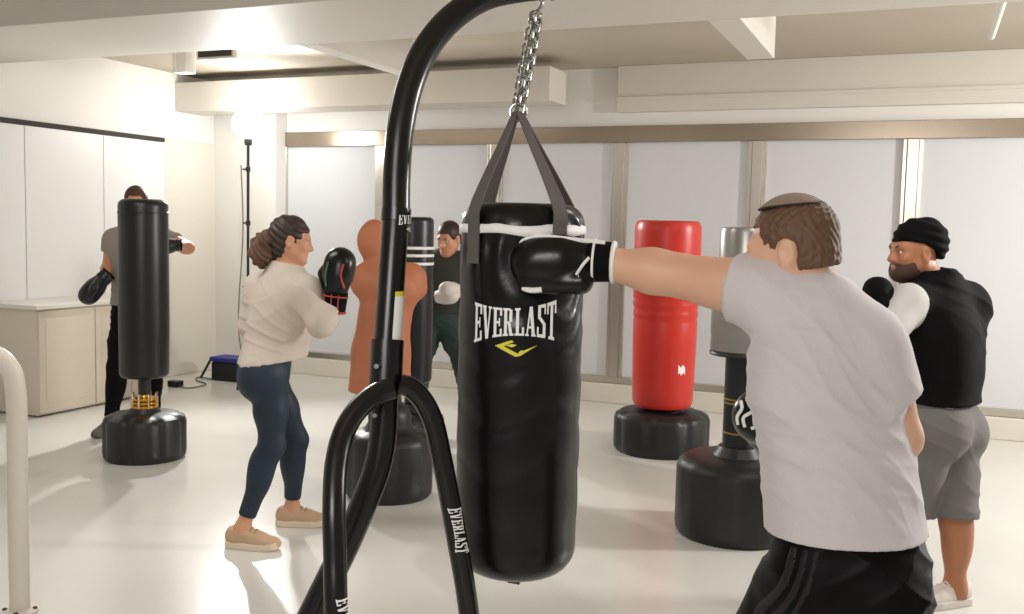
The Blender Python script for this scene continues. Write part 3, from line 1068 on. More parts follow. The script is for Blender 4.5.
def head_prims(c, R, s=1.0, nose=1.0):
    def P(x, y, z):
        return c + R @ (np.array([x, y, z]) * s)

    def e(x, y, z, a, b, d, RR=None):
        return Ell(P(x, y, z), np.array([a, b, d]) * s, R if RR is None else RR)
    pr = [e(0, -.015, .032, .075, .096, .084), e(0, .034, -.025, .061, .060, .082), e(0, .05, -.07, .045, .045, .042),
          (Cone(P(-.052, .0, -.055), P(-.02, .075, -.098), .022 * s, .018 * s), .03), (Cone(P(.052, .0, -.055), P(.02, .075, -.098), .022 * s, .018 * s), .03),
          (e(0, .082, -.1, .022, .018, .016), .02),
          (Cone(P(-.04, .078, .022), P(.04, .078, .022), .014 * s, .014 * s), .02),
          (e(-.038, .07, -.025, .022, .02, .02), .02), (e(.038, .07, -.025, .022, .02, .02), .02),
          (Cone(P(0, .09, .012), P(0, .112 * nose, -.028), .009 * s, .013 * s), .010),
          (e(-.012, .1, -.033, .011, .012, .009), .008), (e(.012, .1, -.033, .011, .012, .009), .008),
          (e(0, .093, -.058, .022, .012, .007), .006), (e(0, .091, -.070, .020, .012, .008), .006)]
    ears = []
    for sx in (-1, 1):
        RE = R @ np.array(Matrix.Rotation(-.25 * sx, 3, 'Z') @ Matrix.Rotation(.2, 3, 'X'))
        ears += [(Ell(P(.076 * sx, -.008, -.012), np.array([.011, .022, .034]) * s, RE), .008), (Ell(P(.074 * sx, -.002, -.036), np.array([.009, .012, .014]) * s, RE), .008)]
    sub = [(e(-.031, .094, .001, .017, .014, .011), .012), (e(.031, .094, .001, .017, .014, .011), .012)]
    for sx in (-1, 1):
        sub.append((Ell(P(.088 * sx, -.006, -.012), np.array([.008, .012, .02]) * s, R), .006))
    return pr + ears, sub, P


class Body:
    def __init__(s, name, J, h, mskin, hs=1.0, k=1.0, label='', group=None, nose=1.0, thick=1.0):
        s.J, s.h, s.k, ka = J, h, k, k * thick
        J = {a: np.asarray(v, float) for a, v in J.items()}
        s.J = J
        pts = np.array([v for a, v in J.items() if a not in ('hf', 'hu', 'tf', 'hdL', 'hdR', 'hup')])
        s.g = g = Grid(pts.min(0) - .24, pts.max(0) + .24, h)
        up = nrm(J['neck'] - J['pel'])
        s.up = up
        tf = J['tf'] - up * (J['tf'] @ up)
        s.R = R = frame(nrm(tf), up)
        f = R[:, 1]
        s.f = f
        ch = J['pel'] + (J['neck'] - J['pel']) * .64
        s.chest = ch
        E = np.array
        T = [Ell(ch, E([.160, .112, .20]) * k, R), Ell(J['pel'] + (J['neck'] - J['pel']) * .3, E([.140, .105, .17]) * k, R), Ell(J['pel'], E([.162, .115, .13]) * k, R),
             Cone(J['neck'] - up * .03, J['shL'], .052 * k, .056 * k), Cone(J['neck'] - up * .03, J['shR'], .052 * k, .056 * k)]
        for q in ('L', 'R'):
            T += [Ell(J['hip' + q] - f * .05 - up * .0, E([.085, .085, .10]) * k, R)]
        s.T = g.put(g.new(), T, .06)
        s.arm, s.leg = {}, {}
        for q in ('L', 'R'):
            sh, el, wr = J['sh' + q], J['el' + q], J['wr' + q]
            d = nrm(J.get('hd' + q, wr - el))
            fm = el + (wr - el) * .28
            A = [Cone(sh, el, .057 * k, .042 * ka), Ell(sh + (el - sh) * .45, E([.052, .115, .052]) * ka, frame(nrm(el - sh), (.3, .2, .93))), Cone(el, fm, .041 * ka, .045 * ka), Cone(fm, wr, .045 * ka, .031 * ka)]
            HR = frame(d, J.get('hup', (0, 0, 1)))
            sd_ = 1 if q == 'L' else -1        # thumb side: palms down
            A += [(Ell(wr + d * .05, E([.040, .048, .022]) * k, HR), .02)]
            for i, (o_, ln) in enumerate(((-.03, .034), (-.01, .038), (.01, .036), (.03, .028))):
                b0 = wr + d * .088 * k + HR[:, 0] * o_ * k
                b1 = b0 + (d * .022 - HR[:, 2] * .022) * k
                b2 = b1 + (-d * ln - HR[:, 2] * .014) * k
                A += [(Cone(b0, b1, .0105 * k, .0098 * k), .005), (Cone(b1, b2, .0098 * k, .0085 * k), .004)]
            t0 = wr + d * .03 * k + HR[:, 0] * sd_ * .036 * k
            t1 = t0 + (d * .035 + HR[:, 0] * sd_ * .012 - HR[:, 2] * .02) * k
            A += [(Cone(t0, t1, .013 * k, .011 * k), .01), (Cone(t1, t1 + (d * .012 - HR[:, 0] * sd_ * .03 - HR[:, 2] * .012) * k, .011 * k, .009 * k), .006)]
            s.arm[q] = g.put(g.new(), A, .03)
            hp, kn, an, to = J['hip' + q], J['kn' + q], J['an' + q], J['to' + q]
            ft = nrm((to - an) * np.array([1, 1, 0]))
            bk = -ft
            L = [Cone(hp, hp + (kn - hp) * .5, .088 * k, .076 * k), Cone(hp + (kn - hp) * .5, kn, .076 * k, .056 * k), Cone(kn, an, .053 * k, .036 * k), Ell(kn + (an - kn) * .3 + bk * .018, E([.053, .053, .115]) * k, frame(ft, nrm(kn - an))),
                 Cone(an, an + bk * .035 - [0, 0, .05], .036 * k, .03 * k), Cone(an - [0, 0, .035], to, .036 * k, .026 * k)]
            s.leg[q] = g.put(g.new(), L, .04)
        hr = frame(J['hf'], J.get('hu', (0, 0, 1)))
        s.hR = hr
        pr, sub, s.HP = head_prims(J['head'], hr, hs, nose)
        s.hs = hs
        H = g.put(g.new(), pr, .03)
        g.put(H, sub, .01, sub=True)
        g.put(H, [(Cone(s.HP(0, -.028, -.05), J['neck'] - up * .02, .054 * hs, .060 * k), .035)], .03)
        s.H = H
        body = smin(smin(s.T, H, .04), smin(s.arm['L'], s.arm['R'], .01), .05)
        lg_ = smin(s.leg['L'], s.leg['R'], .012)
        s.body = smin(body, lg_, .05)
        V, Fq = nets(s.body, g)
        V = relax(V, Fq, 1)
        s.o = link(name, V, Fq, mskin)
        tag(s.o, label, 'person', group)

    def kid(s, o):
        o.parent = s.o
        return o

    def mesh(s, name, A, m, disp=None, it=2, parent=None):
        o = skin(name, A, s.g, m, None, disp, it)
        o.parent = parent or s.o
        return o

    def top(s, off, sleeve, hem, drape=(), hemn=(0, 0, -1), armoff=None, extra=(), k=.05, neckcut=None, armdrape=()):
        """a shirt: the torso and the arms down to sleeve (fraction of shoulder-wrist), cut at the hem"""
        g, J = s.g, s.J
        A = s.T - off
        g.put(A, list(drape), .05)
        A = g.cut(A, Plane(hem, hemn))
        if neckcut is not None:
            A = g.cut(A, neckcut)
        for q in ('L', 'R'):
            B = s.arm[q] - (armoff or off)
            if armdrape:
                g.put(B, [d[1] for d in armdrape if d[0] == q], .03)
            fr = sleeve[q] if isinstance(sleeve, dict) else sleeve
            if fr is None:
                continue
            sh, el, wr = J['sh' + q], J['el' + q], J['wr' + q]
            if fr <= 1:
                B = g.cut(B, Plane(sh + (el - sh) * fr, el - sh))
            else:
                B = g.cut(B, Plane(el + (wr - el) * (fr - 1), wr - el))
            A = smin(A, B, k)
        return A

    def bottom(s, off, waist, hem, drape=(), k=.03):
        """trousers or shorts: pelvis and legs between the waist height and the hem fraction (1 = knee, 2 = ankle)"""
        g, J = s.g, s.J
        A = g.cut(s.T - off, Plane((0, 0, waist), (0, 0, 1)))
        for q in ('L', 'R'):
            B = s.leg[q] - off
            g.put(B, [d[1] for d in drape if d[0] == q], .03)
            hp, kn, an = J['hip' + q], J['kn' + q], J['an' + q]
            if hem <= 1:
                B = g.cut(B, Plane(hp + (kn - hp) * hem, (kn - hp) * .6 + np.array([0, 0, -.25])))
            else:
                B = g.cut(B, Plane(kn + (an - kn) * (hem - 1), an - kn))
            B = g.cut(B, Plane((0, 0, waist), (0, 0, 1)))
            A = smin(A, B, k)
        return A


def hair_fn(a, b, c, front=.045, brow=.06, nape=-.06, low=(.86, .066, .078), ear_r=.03):
    """hair cap in head axes: an ellipsoid less the face and the neck"""
    def fn(u, v, w_):
        x, y, z = u / a, (v + .016) / b, (w_ - .032) / c
        k0 = np.sqrt(x * x + y * y + z * z) + 1e-6
        k1 = np.sqrt((x / a) ** 2 + (y / b) ** 2 + (z / c) ** 2) + 1e-6
        d = k0 * (k0 - 1) / k1
        x, y, z = u / (a * low[0]), (v + .040) / low[1], (w_ + .035) / low[2]
        d = smin(d, (np.sqrt(x * x + y * y + z * z) - 1) * .066, .03)
        d = np.maximum(d, np.minimum(v - front, brow - w_))
        d = np.maximum(d, np.minimum(v - (front - .055), brow - .062 - w_))
        d = np.maximum(d, nape - w_ + .25 * np.maximum(v, 0))
        ear = np.sqrt(((np.abs(u) - .08) / .8) ** 2 + (v + .004) ** 2 + ((w_ + .015) / 1.2) ** 2) - ear_r
        return np.maximum(d, -ear)
    return fn


def cap(c, R, fn, rad, name, m, root, h=.005, disp=None, it=2):
    return blob(name, [Loc(c, R, fn, rad)], m, root, h, .01, disp=disp, it=it)


def glove(B, q, d, up, mm, mc, mt, h=.006, s=1.0, label=None, cuff=.115, rings=2, lobe=False):
    """boxing glove on hand q pointing along d with its back towards up; thumb on the inner side"""
    wr = B.J['wr' + q]
    R = frame(d, up)
    d = R[:, 1]
    t = 1 if q == 'L' else -1

    def P(x, y, z):
        return wr + R @ (np.array([x * t, y, z]) * s)
    pr = [Cone(P(0, .0, 0), P(0, .06, 0), .046 * s, .052 * s), Ell(P(0, .105, .004), np.array([.064, .085, .052]) * s, R), Ell(P(0, .135, -.022), np.array([.060, .055, .05]) * s, R),
          Ell(P(-.004, .085, -.03), np.array([.05, .06, .035]) * s, R)]
    if lobe:
        pr += [(Cone(P(-.03, .02, -.048), P(-.03, .14, -.058), .030 * s, .026 * s), .012)]
    th = [(Cone(P(.046, .03, -.012), P(.066, .075, -.03), .026 * s, .030 * s), .012), (Cone(P(.066, .075, -.03), P(.05, .125, -.042), .030 * s, .024 * s), .012)]
    o = blob('boxing_glove', pr + th, mm, None, h, .03)
    o.parent = B.o
    if label:
        o['label'] = label
    c0, c1 = P(0, -cuff, 0), P(0, .012, 0)
    cf = blob('cuff', [Cone(c0, c1, .046 * s, .050 * s)], mc, None, h, .01, cuts=[Plane(c0, c0 - c1), Plane(c1 + d * .0, d)])
    cf.parent = o
    MBt = MB().tube([c0 + .0445 * s * (R[:, 0] * math.cos(a) + R[:, 2] * math.sin(a)) for a in np.linspace(0, 2 * math.pi, 28, endpoint=False)], .0055 * s, 8, closed=True)
    MBt.build('piping', mt, o)
    if rings > 1:
        c2 = P(0, -cuff * .12, 0)
        MB().tube([c2 + .0505 * s * (R[:, 0] * math.cos(a) + R[:, 2] * math.sin(a)) for a in np.linspace(0, 2 * math.pi, 28, endpoint=False)], .003 * s, 8, closed=True).build('piping', mt, o)
    return o, P, R


def shoe(B, q, mm, ms, h=.006, s=1.0, ml=None):
    an, to = B.J['an' + q], B.J['to' + q]
    f = nrm((to - an) * np.array([1, 1, 0]))
    R = frame(f)
    base = np.array([an[0], an[1], 0]) - f * .085 * s

    def P(x, y, z):
        return base + R @ (np.array([x, y, z]) * s)

    def sole(u, v, w_):
        def cap2(a, b, ra, rb_):
            t = np.clip((v - a) / (b - a), 0, 1)
            return np.sqrt(u * u + (v - a - t * (b - a)) ** 2) - (ra + (rb_ - ra) * t)
        o2 = np.minimum(cap2(.04 * s, .19 * s, .041 * s, .051 * s), cap2(.19 * s, .235 * s, .051 * s, .046 * s))
        hh = .018 * s
        cz = hh + np.maximum(0, v - .2 * s) ** 2 * 2
        return np.maximum(o2, np.abs(w_ - cz) - hh)
    pr = [Ell(P(0, .055, .055), np.array([.036, .056, .055]) * s, R), Ell(P(0, .175, .036), np.array([.045, .108, .036]) * s, R), Ell(P(0, .225, .028), np.array([.038, .05, .026]) * s, R), Cone(P(0, .06, .06), P(0, .075, .098), .041 * s, .041 * s), Cone(P(0, .1, .072), P(0, .17, .052), .036 * s, .036 * s)]
    up_ = blob('shoe', pr, mm, None, h, .03, cuts=[Plane(P(0, 0, .02), (0, 0, -1)), Plane(P(0, .05, .103), (0, -.15, 1))])
    up_.parent = B.o
    so_ = blob('sole', [Loc(P(0, 0, 0), R, sole, .32 * s)], ms, None, h, .01, it=1)
    so_.parent = up_
    for i in range(3):
        y, z = .112 + .024 * i, .109 - .0075 * i
        MB().tube([P(-.026, y, z - .008), P(0, y, z + .002), P(.026, y, z - .008)], .0035 * s, 6).build('lace', ml or ms, up_)
    return up_


def eyes(B, m=EYEW, brow=None):
    for sx in (-1, 1):
        p = B.HP(.031 * sx, .0795, .001)
        e_ = MB().lathe([(.0001, -.0095), (.0067, -.0067), (.0095, 0), (.0067, .0067), (.0001, .0095)], (0, 0, 0), 14)
        v = np.array(e_.v) * B.hs + p
        o = link('eye', v, e_.f, m, B.o)
        q = p + B.hR[:, 1] * .0062 * B.hs
        v = np.array(e_.v) * .52 * B.hs + q
        link('iris', v, e_.f, EYED, o)
        if brow:
            MB().tube(spline([B.HP(.014 * sx, .092, .021), B.HP(.03 * sx, .09, .027), B.HP(.05 * sx, .076, .022)], 4), .0042 * B.hs, 6).build('eyebrow', brow, B.o)


def xy(v):
    return nrm(np.asarray(v) * np.array([1, 1, 0]))


RT, AW = xy(cam_r), xy(fwd)     # to the right, and away, on the floor


def ankle(px, py, d, z=.085):
    p = S(px, py, d)
    p[2] = z
    return p


# ---- the man in the light tee, punching
D = 2.25
J = dict(neck=S(810, 287, 2.27), head=S(791, 248, 2.27), hf=-RT * .86 + AW * .5 + [0, 0, -.22], tf=AW * .95 - RT * .35,
         shL=S(770, 294, 2.28), elL=S(676, 275, 2.40), wrL=S(592, 261, 2.455), shR=S(866, 345, 2.24), elR=S(899, 438, 2.27), wrR=S(818, 424, 2.44),
         pel=S(848, 560, 2.27), hipL=S(800, 592, 2.32), hipR=S(868, 592, 2.25), knL=S(742, 745, 2.48), anL=ankle(740, 870, 2.52), knR=S(868, 745, 2.18), anR=ankle(920, 930, 2.08),
         hdR=-RT + AW * .15 + np.array([0, 0, .1]))
J['toL'] = J['anL'] + xy(-RT * .8 + AW * .6) * .12 - [0, 0, .05]
J['toR'] = J['anR'] + xy(-RT * .3 + AW * .9) * .12 - [0, 0, .05]
P1 = Body('person', J, .006, SKIN1, .965, 1.03, 'man in light grey tee and black shorts punching the hanging bag, seen from behind', thick=1.12)
A = P1.top(.020, {'L': .37, 'R': .58}, S(848, 549, 2.14), drape=[Drape(S(836, 385, 2.31), S(847, 575, 2.28), P1.R, (.168, .197), (.125, .155)),
                                               ], armdrape=[('L', Cone(J['shL'], J['shL'] + (J['elL'] - J['shL']) * .6, .070, .066)), ('R', Cone(J['shR'], J['shR'] + (J['elR'] - J['shR']) * .6, .068, .074))], armoff=.014, neckcut=Plane(J['neck'] + [0, 0, .045], [.25 * RT[0], .25 * RT[1], 1]))
dr = nrm(cam_r * .75 - np.array([0, 0, .6]))
per = nrm(np.cross(dr, fwd))
P1.mesh('t_shirt', A, TEEG, folds((per, .16, .006, .9), (nrm(per + cam_r * .5), .095, .003, 1.4), (nrm(np.array([0, 0, 1]) + cam_r * .2), .13, .003, 1.1), z0=S(848, 549, 2.14)[2]))
A = P1.bottom(.018, J['pel'][2] + .10, .80, drape=[('L', Cone(J['hipL'], J['hipL'] + (J['knL'] - J['hipL']) * .8 - RT * .03, .096, .135)), ('R', Cone(J['hipR'], J['hipR'] + (J['knR'] - J['hipR']) * .8, .094, .12))])
sf_ = folds((nrm(cam_r * .5 + np.array([0, 0, 1])), .13, .008, 1.4), (nrm(cam_r - np.array([0, 0, .6])), .16, .006, 1.2))
sh_ = P1.mesh('shorts', A, SATIN, sf_)
ax_ = nrm(J['knL'] - RT * .03 - J['hipL'])
sn_ = nrm(cam_r - ax_ * (cam_r @ ax_))
for dx in (-.098, -.080, -.062):
    B_ = P1.g.cut(A - .004, Plane(J['hipL'] + sn_ * (dx + .006), sn_))
    B_ = P1.g.cut(B_, Plane(J['hipL'] + sn_ * (dx - .006), -sn_))
    B_ = P1.g.cut(B_, Plane(J['hipL'], AW))
    P1.mesh('side_stripe', P1.g.cut(B_, Plane((0, 0, J['pel'][2] + .06), (0, 0, 1))), STRIPE, sf_, 5, sh_)
cap(J['head'], P1.hR, hair_fn(.0785, .0985, .0865, front=.050, brow=.060, nape=-.056), .16, 'hair', HAIR1, None, .004,
    lambda V: .002 * np.sin(V[:, 0] * 260 + 3 * np.sin(V[:, 2] * 60)) * np.sin(V[:, 1] * 240 + V[:, 2] * 130)).parent = P1.o


def kip_fn(lo, hi, g_):
    def fn(u, v, w_):
        x, y, z = u / (.083 + g_), (v + .010) / (.102 + g_), (w_ - .030) / (.096 + g_)
        k0 = np.sqrt(x * x + y * y + z * z) + 1e-6
        d = (k0 - 1) * .09
        pl = w_ - (v + .01) * .10
        return np.maximum(np.maximum(d, lo - pl), pl - hi)
    return fn


kp = cap(J['head'], P1.hR, kip_fn(.097, 1, 0), .16, 'skullcap', KIP, None, .003)
kp.parent = P1.o
cap(J['head'], P1.hR, kip_fn(.0925, .0985, .0018), .16, 'trim', KIPR, None, .003, it=1).parent = kp
eyes(P1, brow=HAIR1)
dl = nrm(S(522, 257, 2.49) - J['wrL'])
gl, GP, GR = glove(P1, 'L', dl, (0, 0, 1), LEATHER, BLKC, PWHITE, .005, 1.08, cuff=.05, label='black glove on the punching fist', lobe=True)
MB().tube(spline([GP(-.045, .150, -.070), GP(-.056, .130, -.073), GP(-.056, .105, -.070)], 5), .007, 8).build('badge', PWHITE, gl)


def shell_patch(name, pts, r, m, root, thick=.004):
    MB().tube(spline(pts, 6), r, 8).build(name, m, root)


for pts, r in (([GP(-.02, -.03, .043), GP(-.022, .02, .046), GP(-.026, .07, .049), GP(-.026, .11, .051), GP(-.024, .145, .046), GP(-.02, .172, .032)], .006), ([GP(-.056, .0, .01), GP(-.058, .015, -.01), GP(-.05, .03, -.035)], .004),
               ([GP(-.045, .05, -.052), GP(-.052, .02, -.035)], .006)):
    shell_patch('piping', pts, r, PWHITE, gl)
gr, GP2, GR2 = glove(P1, 'R', J['hdR'], -AW + np.array([0, 0, .3]), LEATHER, BLKC, PWHITE, .006, 1.08, cuff=.06, label='black glove with white script held at the waist')

for q in 'LR':
    shoe(P1, q, BLKC, WSHOE, .006, 1.0)


def on_mitt(lon, lat, off=.003):
    a = np.array([math.cos(lat) * math.cos(lon), math.sin(lat), math.cos(lat) * math.sin(lon)])
    return GP2(.066 * a[0], .105 + .087 * a[1], .003 + .055 * a[2]) + GR2 @ (a * np.array([1, 1, 1])) * off


for cv in ([(2.6, .1), (2.2, .35), (1.8, .25), (1.5, .5), (1.1, .35), (.8, .55)], [(2.6, .55), (2.1, .75), (1.6, .6), (1.2, .85), (.7, .75)], [(2.3, 1.0), (1.7, .95), (1.1, 1.1), (.5, 1.0)],
           [(1.9, .02), (1.6, .22), (1.3, .05), (1.0, .2)], [(2.2, -.2), (1.7, -.1), (1.2, -.25)]):
    pp = spline([on_mitt(*c_) for c_ in cv], 6)
    o = MB().tube(pp, .0045, 6).build('script_print', PWHITE, gr)

# ---- the man in the black vest, right
D = 4.2
J = dict(neck=S(935, 287, D), head=S(914, 251, D), hf=-RT * .95 - AW * .18 + [0, 0, -.08], tf=-RT * .8 + AW * .6,
         shL=S(908, 304, D - .12), elL=S(880, 340, D - .22), wrL=S(884, 322, D - .10), shR=S(966, 304, D + .10), elR=S(930, 350, D + .28), wrR=S(896, 324, D + .18),
         pel=S(941, 422, D), hipL=S(929, 432, D - .07), hipR=S(951, 432, D + .07), knL=S(908, 515, D + .02), anL=ankle(893, 597, D + .05), knR=S(955, 520, D - .02), anR=ankle(955, 590, D),
         hdL=np.array([0, 0, 1.0]) - RT * .35, hdR=np.array([0, 0, .9]) - RT * .6)
J['toL'] = J['anL'] - RT * .125 - [0, 0, .05]
J['toR'] = J['anR'] + xy(-RT * .9 - AW * .3) * .125 - [0, 0, .05]
P2 = Body('person', J, .0075, SKIN2, 1.02, 1.08, 'bearded man in black vest, black cap and grey shorts beside the window row')
hemz = S(950, 401, D)
A = P2.top(.012, .85, hemz - [0, 0, .02], armoff=.016)
P2.mesh('t_shirt', A, TEEW, folds((nrm(cam_r + np.array([0, 0, .7])), .07, .004, 1), z0=hemz[2]))
g = P2.g
A = g.put(P2.T - .026, [Drape(S(947, 335, D), S(947, 402, D), P2.R, (.185, .165), (.13, .12)), Cone(J['neck'] + [0, 0, .05], J['neck'] - [0, 0, .05], .078, .115),
                        Cone(J['shR'], J['shR'] + (J['elR'] - J['shR']) * .2, .08, .085), Cone(J['neck'], J['shR'] - [0, 0, .02], .085, .085), Cone(J['shR'] - [0, 0, .04], S(955, 370, D + .03), .085, .11)], .05)
A = g.cut(A, Plane(hemz, (0, 0, -1)))
A = g.cut(A, Plane(J['neck'] + [0, 0, .075], [-.1 * RT[0], -.1 * RT[1], 1]))
hole = g.put(g.new(), [Cone(J['shL'] - P2.R[:, 0] * .05 + [0, 0, .01], J['shL'] + (J['elL'] - J['shL']) * .9, .078, .09)], .02)
A = -smin(-A, hole, .015)
P2.mesh('vest', A, BLKC, folds((nrm(cam_r * .6 + np.array([0, 0, 1])), .13, .007, 1.2), z0=hemz[2]))
A = P2.bottom(.012, J['pel'][2] + .10, .97, drape=[(q, Cone(J['hip' + q], J['hip' + q] + (J['kn' + q] - J['hip' + q]) * 1.0, .098, .092)) for q in 'LR'])
P2.mesh('shorts', A, GREYS, folds((nrm(cam_r * .7 + np.array([0, 0, 1])), .17, .005, 1.4)))


def beanie_fn(u, v, w_):
    x, y, z = u / .088, (v + .022) / .112, (w_ - .042) / .100
    d = (np.sqrt(x * x + y * y + z * z) - 1) * .095
    bag_ = np.sqrt((u / .082) ** 2 + ((v + .075) / .068) ** 2 + ((w_ - .03) / .09) ** 2)
    d = smin(d, (bag_ - 1) * .06, .04)
    return np.maximum(d, (.036 + .10 * np.maximum(v, 0) + .75 * np.clip(v, -.12, 0)) - w_)


cap(J['head'], P2.hR, beanie_fn, .19, 'cap', BLKC, None, .005, lambda V: .003 * np.sin(V[:, 2] * 160 + V[:, 0] * 50)).parent = P2.o


def beard_fn(u, v, w_):
    a = np.sqrt((u / .0685) ** 2 + ((v - .028) / .0775) ** 2 + ((w_ + .066) / .066) ** 2)
    d = (a - 1) * .055
    c_ = np.sqrt((u / .043) ** 2 + ((v - .060) / .047) ** 2 + ((w_ + .092) / .036) ** 2)
    d = smin(d, (c_ - 1) * .045, .03)
    d = np.maximum(d, (-.012 - v))
    d = np.maximum(d, w_ + .035 - np.maximum(0, np.abs(u) - .035) * 1.2)
    mouth = np.sqrt((u / .024) ** 2 + ((v - .105) / .02) ** 2 + ((w_ + .064) / .010) ** 2)
    return np.maximum(d, (1 - mouth) * .01)


cap(J['head'], P2.hR, beard_fn, .16, 'beard', mat('beard_brown', rgb(74, 50, 40), .7, noise=(90, .3), bump=(200, .5, .003)), None, .004).parent = P2.o
eyes(P2, brow=HAIR2)
for q in 'LR':
    glove(P2, q, J['hd' + q], -P2.f * -1 if False else P2.f, BLKC, BLKC, BLKC, .007, 1.0, rings=1)
    shoe(P2, q, WSHOE, WSHOE, .006, 1.0)
    an = J['an' + q]
    blob('sock', [Cone(an - [0, 0, .02], an + [0, 0, .035], .046, .045)], TEEW, None, .006, cuts=[Plane(an + [0, 0, .04], (0, 0, 1))]).parent = P2.o

# ---- the woman in the beige sweatshirt
D = 4.78
J = dict(neck=S(286, 272, D), head=S(291, 239, D), hf=RT * .93 + AW * .25 + [0, 0, -.22], tf=RT * .85 + AW * .5, hu=(0, 0, 1),
         shR=S(308, 290, D - .12), elR=S(321, 323, D - .16), wrR=S(336, 294, D - .14), shL=S(262, 289, D + .12), elL=S(252, 326, D + .16), wrL=S(290, 314, D + .34),
         pel=S(266, 366, D), hipR=S(270, 376, D - .09), hipL=S(268, 376, D + .09), knR=S(272, 446, D - .06), anR=ankle(242, 530, D - .06, .09), knL=S(296, 440, D + .2), anL=ankle(292, 508, D + .30, .09),
         hdR=np.array([0, 0, 1.0]) + RT * .1, hdL=RT + AW * .3 + [0, 0, .5])
J['toR'] = J['anR'] + xy(RT - AW * .15) * .12 - [0, 0, .055]
J['toL'] = J['anL'] + xy(RT + AW * .05) * .12 - [0, 0, .055]
P3 = Body('person', J, .0065, SKIN3, .95, .90, 'woman in beige sweatshirt, navy leggings and beige trainers raising a black glove')
hemz = S(288, 361, D - .1)
A = P3.top(.022, {'L': 1.85, 'R': 1.62}, hemz, hemn=(.14 * RT[0], .14 * RT[1], -1), armoff=.015, k=.07,
           drape=[Drape(S(285, 305, D), S(276, 372, D), P3.R, (.155, .160), (.135, .14)), Cone(J['neck'] + [0, 0, .03], J['neck'] - [0, 0, .04], .066, .09)], armdrape=[('L', Cone(J['shL'], J['elL'], .068, .064)), ('R', Cone(J['shR'], J['elR'], .066, .060)), ('R', Cone(J['elR'], J['wrR'], .058, .048))], neckcut=Plane(J['neck'] + [0, 0, .048], (.2 * RT[0], .2 * RT[1], 1)))
P3.mesh('sweatshirt', A, SWEAT, folds((nrm(cam_r * .6 + np.array([0, 0, 1])), .15, .006, 1.6), (nrm(cam_r - np.array([0, 0, 2.5])), .21, .003, 1.5), z0=hemz[2] + .01))
g = P3.g
A = P3.bottom(.008, J['pel'][2] + .14, 1.84, drape=[(q, Ell(J['hip' + q] - P3.f * .05 - [0, 0, .02], (.098, .098, .115), P3.R)) for q in 'LR'], k=.04)
P3.mesh('leggings', A, NAVY)
hf_ = hair_fn(.082, .103, .090, front=.050, brow=.045, nape=-.13, low=(.9, .072, .10), ear_r=.024)
cap(J['head'], P3.hR, lambda u, v, w_: hf_(u / .95, v / .95, w_ / .95) * .95, .16, 'hair', HAIR2, None, .005, lambda V: .0025 * np.sin(V[:, 2] * 170 + V[:, 0] * 120)).parent = P3.o
hp = [P3.HP(0, -.085, -.015), P3.HP(.0, -.112, -.03), P3.HP(.0, -.13, -.075), P3.HP(.01, -.125, -.12), P3.HP(.01, -.11, -.165)]
pt = blob('ponytail', [Cone(hp[0], hp[1], .035, .042), Cone(hp[1], hp[2], .042, .052), Cone(hp[2], hp[3], .052, .046), Cone(hp[3], hp[4], .046, .018)], HAIR3, None, .006, .03,
          disp=lambda V: .007 * np.sin(V[:, 0] * 90 + 4 * np.sin(V[:, 2] * 30)) * np.sin(V[:, 1] * 80) + .004 * np.sin(V[:, 0] * 210 + V[:, 2] * 150))
pt.parent = P3.o
MB().tube([hp[0] + .03 * (P3.hR[:, 0] * math.cos(a) + P3.hR[:, 2] * math.sin(a)) for a in np.linspace(0, 6.28, 16, endpoint=False)], .008, 8, closed=True).build('hair_tie', BLKC, pt)
eyes(P3, brow=HAIR2)
REDT = mat('red_trim', rgb(176, 60, 50), .5)
GRNT = mat('green_trim', rgb(60, 110, 84), .5)
gl, GP, GR = glove(P3, 'R', J['hdR'], -P3.f * .2 + xy(-AW) * .9, LEATHER, BLKC, REDT, .006, 1.15, cuff=.075, label='black glove with red trim')
for x in (-.03, 0, .03):
    MB().tube([GP(x, -.06, .048), GP(x, .0, .052)], .0028, 6).build('piping', REDT, gl)
for pts, m in (([GP(-.045, .03, .035), GP(-.03, .08, .052), GP(-.035, .13, .050)], REDT), ([GP(.03, .03, .045), GP(.035, .08, .05), GP(.03, .13, .048)], GRNT)):
    MB().tube(spline(pts, 5), .005, 6).build('piping', m, gl)
glove(P3, 'L', J['hdL'], (0, 0, 1), LEATHER, BLKC, REDT, .007, .95)
for q in 'LR':
    shoe(P3, q, BEIGE, SOLE, .005, .98, mat('tan_lace', rgb(170, 136, 104), .8))

# ---- the man behind the slim black bag, left
D = 7.15
J = dict(neck=S(137, 227, D), head=S(136, 203, D), hf=RT * .25 - AW * .95 + [0, 0, -.12], tf=-AW * .95 + RT * .1,
         shR=S(115, 240, D), elR=S(109, 266, D + .02), wrR=S(103, 279, D - .18), shL=S(160, 237, D), elL=S(188, 248, D - .05), wrL=S(177, 245, D - .25),
         pel=S(137, 308, D), hipR=S(126, 318, D), hipL=S(146, 318, D), knR=S(117, 368, D - .05), anR=ankle(111, 424, D, .09), knL=S(152, 365, D + .1), anL=ankle(154, 410, D + .25, .09),
         hdR=-RT * .62 - AW * .35 + np.array([0, 0, -.72]), hdL=-RT * .9 - AW * .35 + np.array([0, 0, -.05]))
J['toR'] = J['anR'] + xy(-AW - RT * .25) * .125 - [0, 0, .055]
J['toL'] = J['anL'] + xy(-AW + RT * .3) * .125 - [0, 0, .055]
P4 = Body('person', J, .009, SKIN3, 1.0, 1.0, 'man in grey tee and black trousers boxing behind the slim black bag on the left')
hemz = S(137, 305, D)
A = P4.top(.020, {'L': .55, 'R': .5}, hemz, armoff=.022, drape=[Drape(S(137, 255, D), S(137, 310, D), P4.R, (.165, .17), (.12, .125))])
P4.mesh('t_shirt', A, TEEO, folds((nrm(cam_r * .6 + np.array([0, 0, 1])), .12, .008, 1.3), z0=hemz[2]))
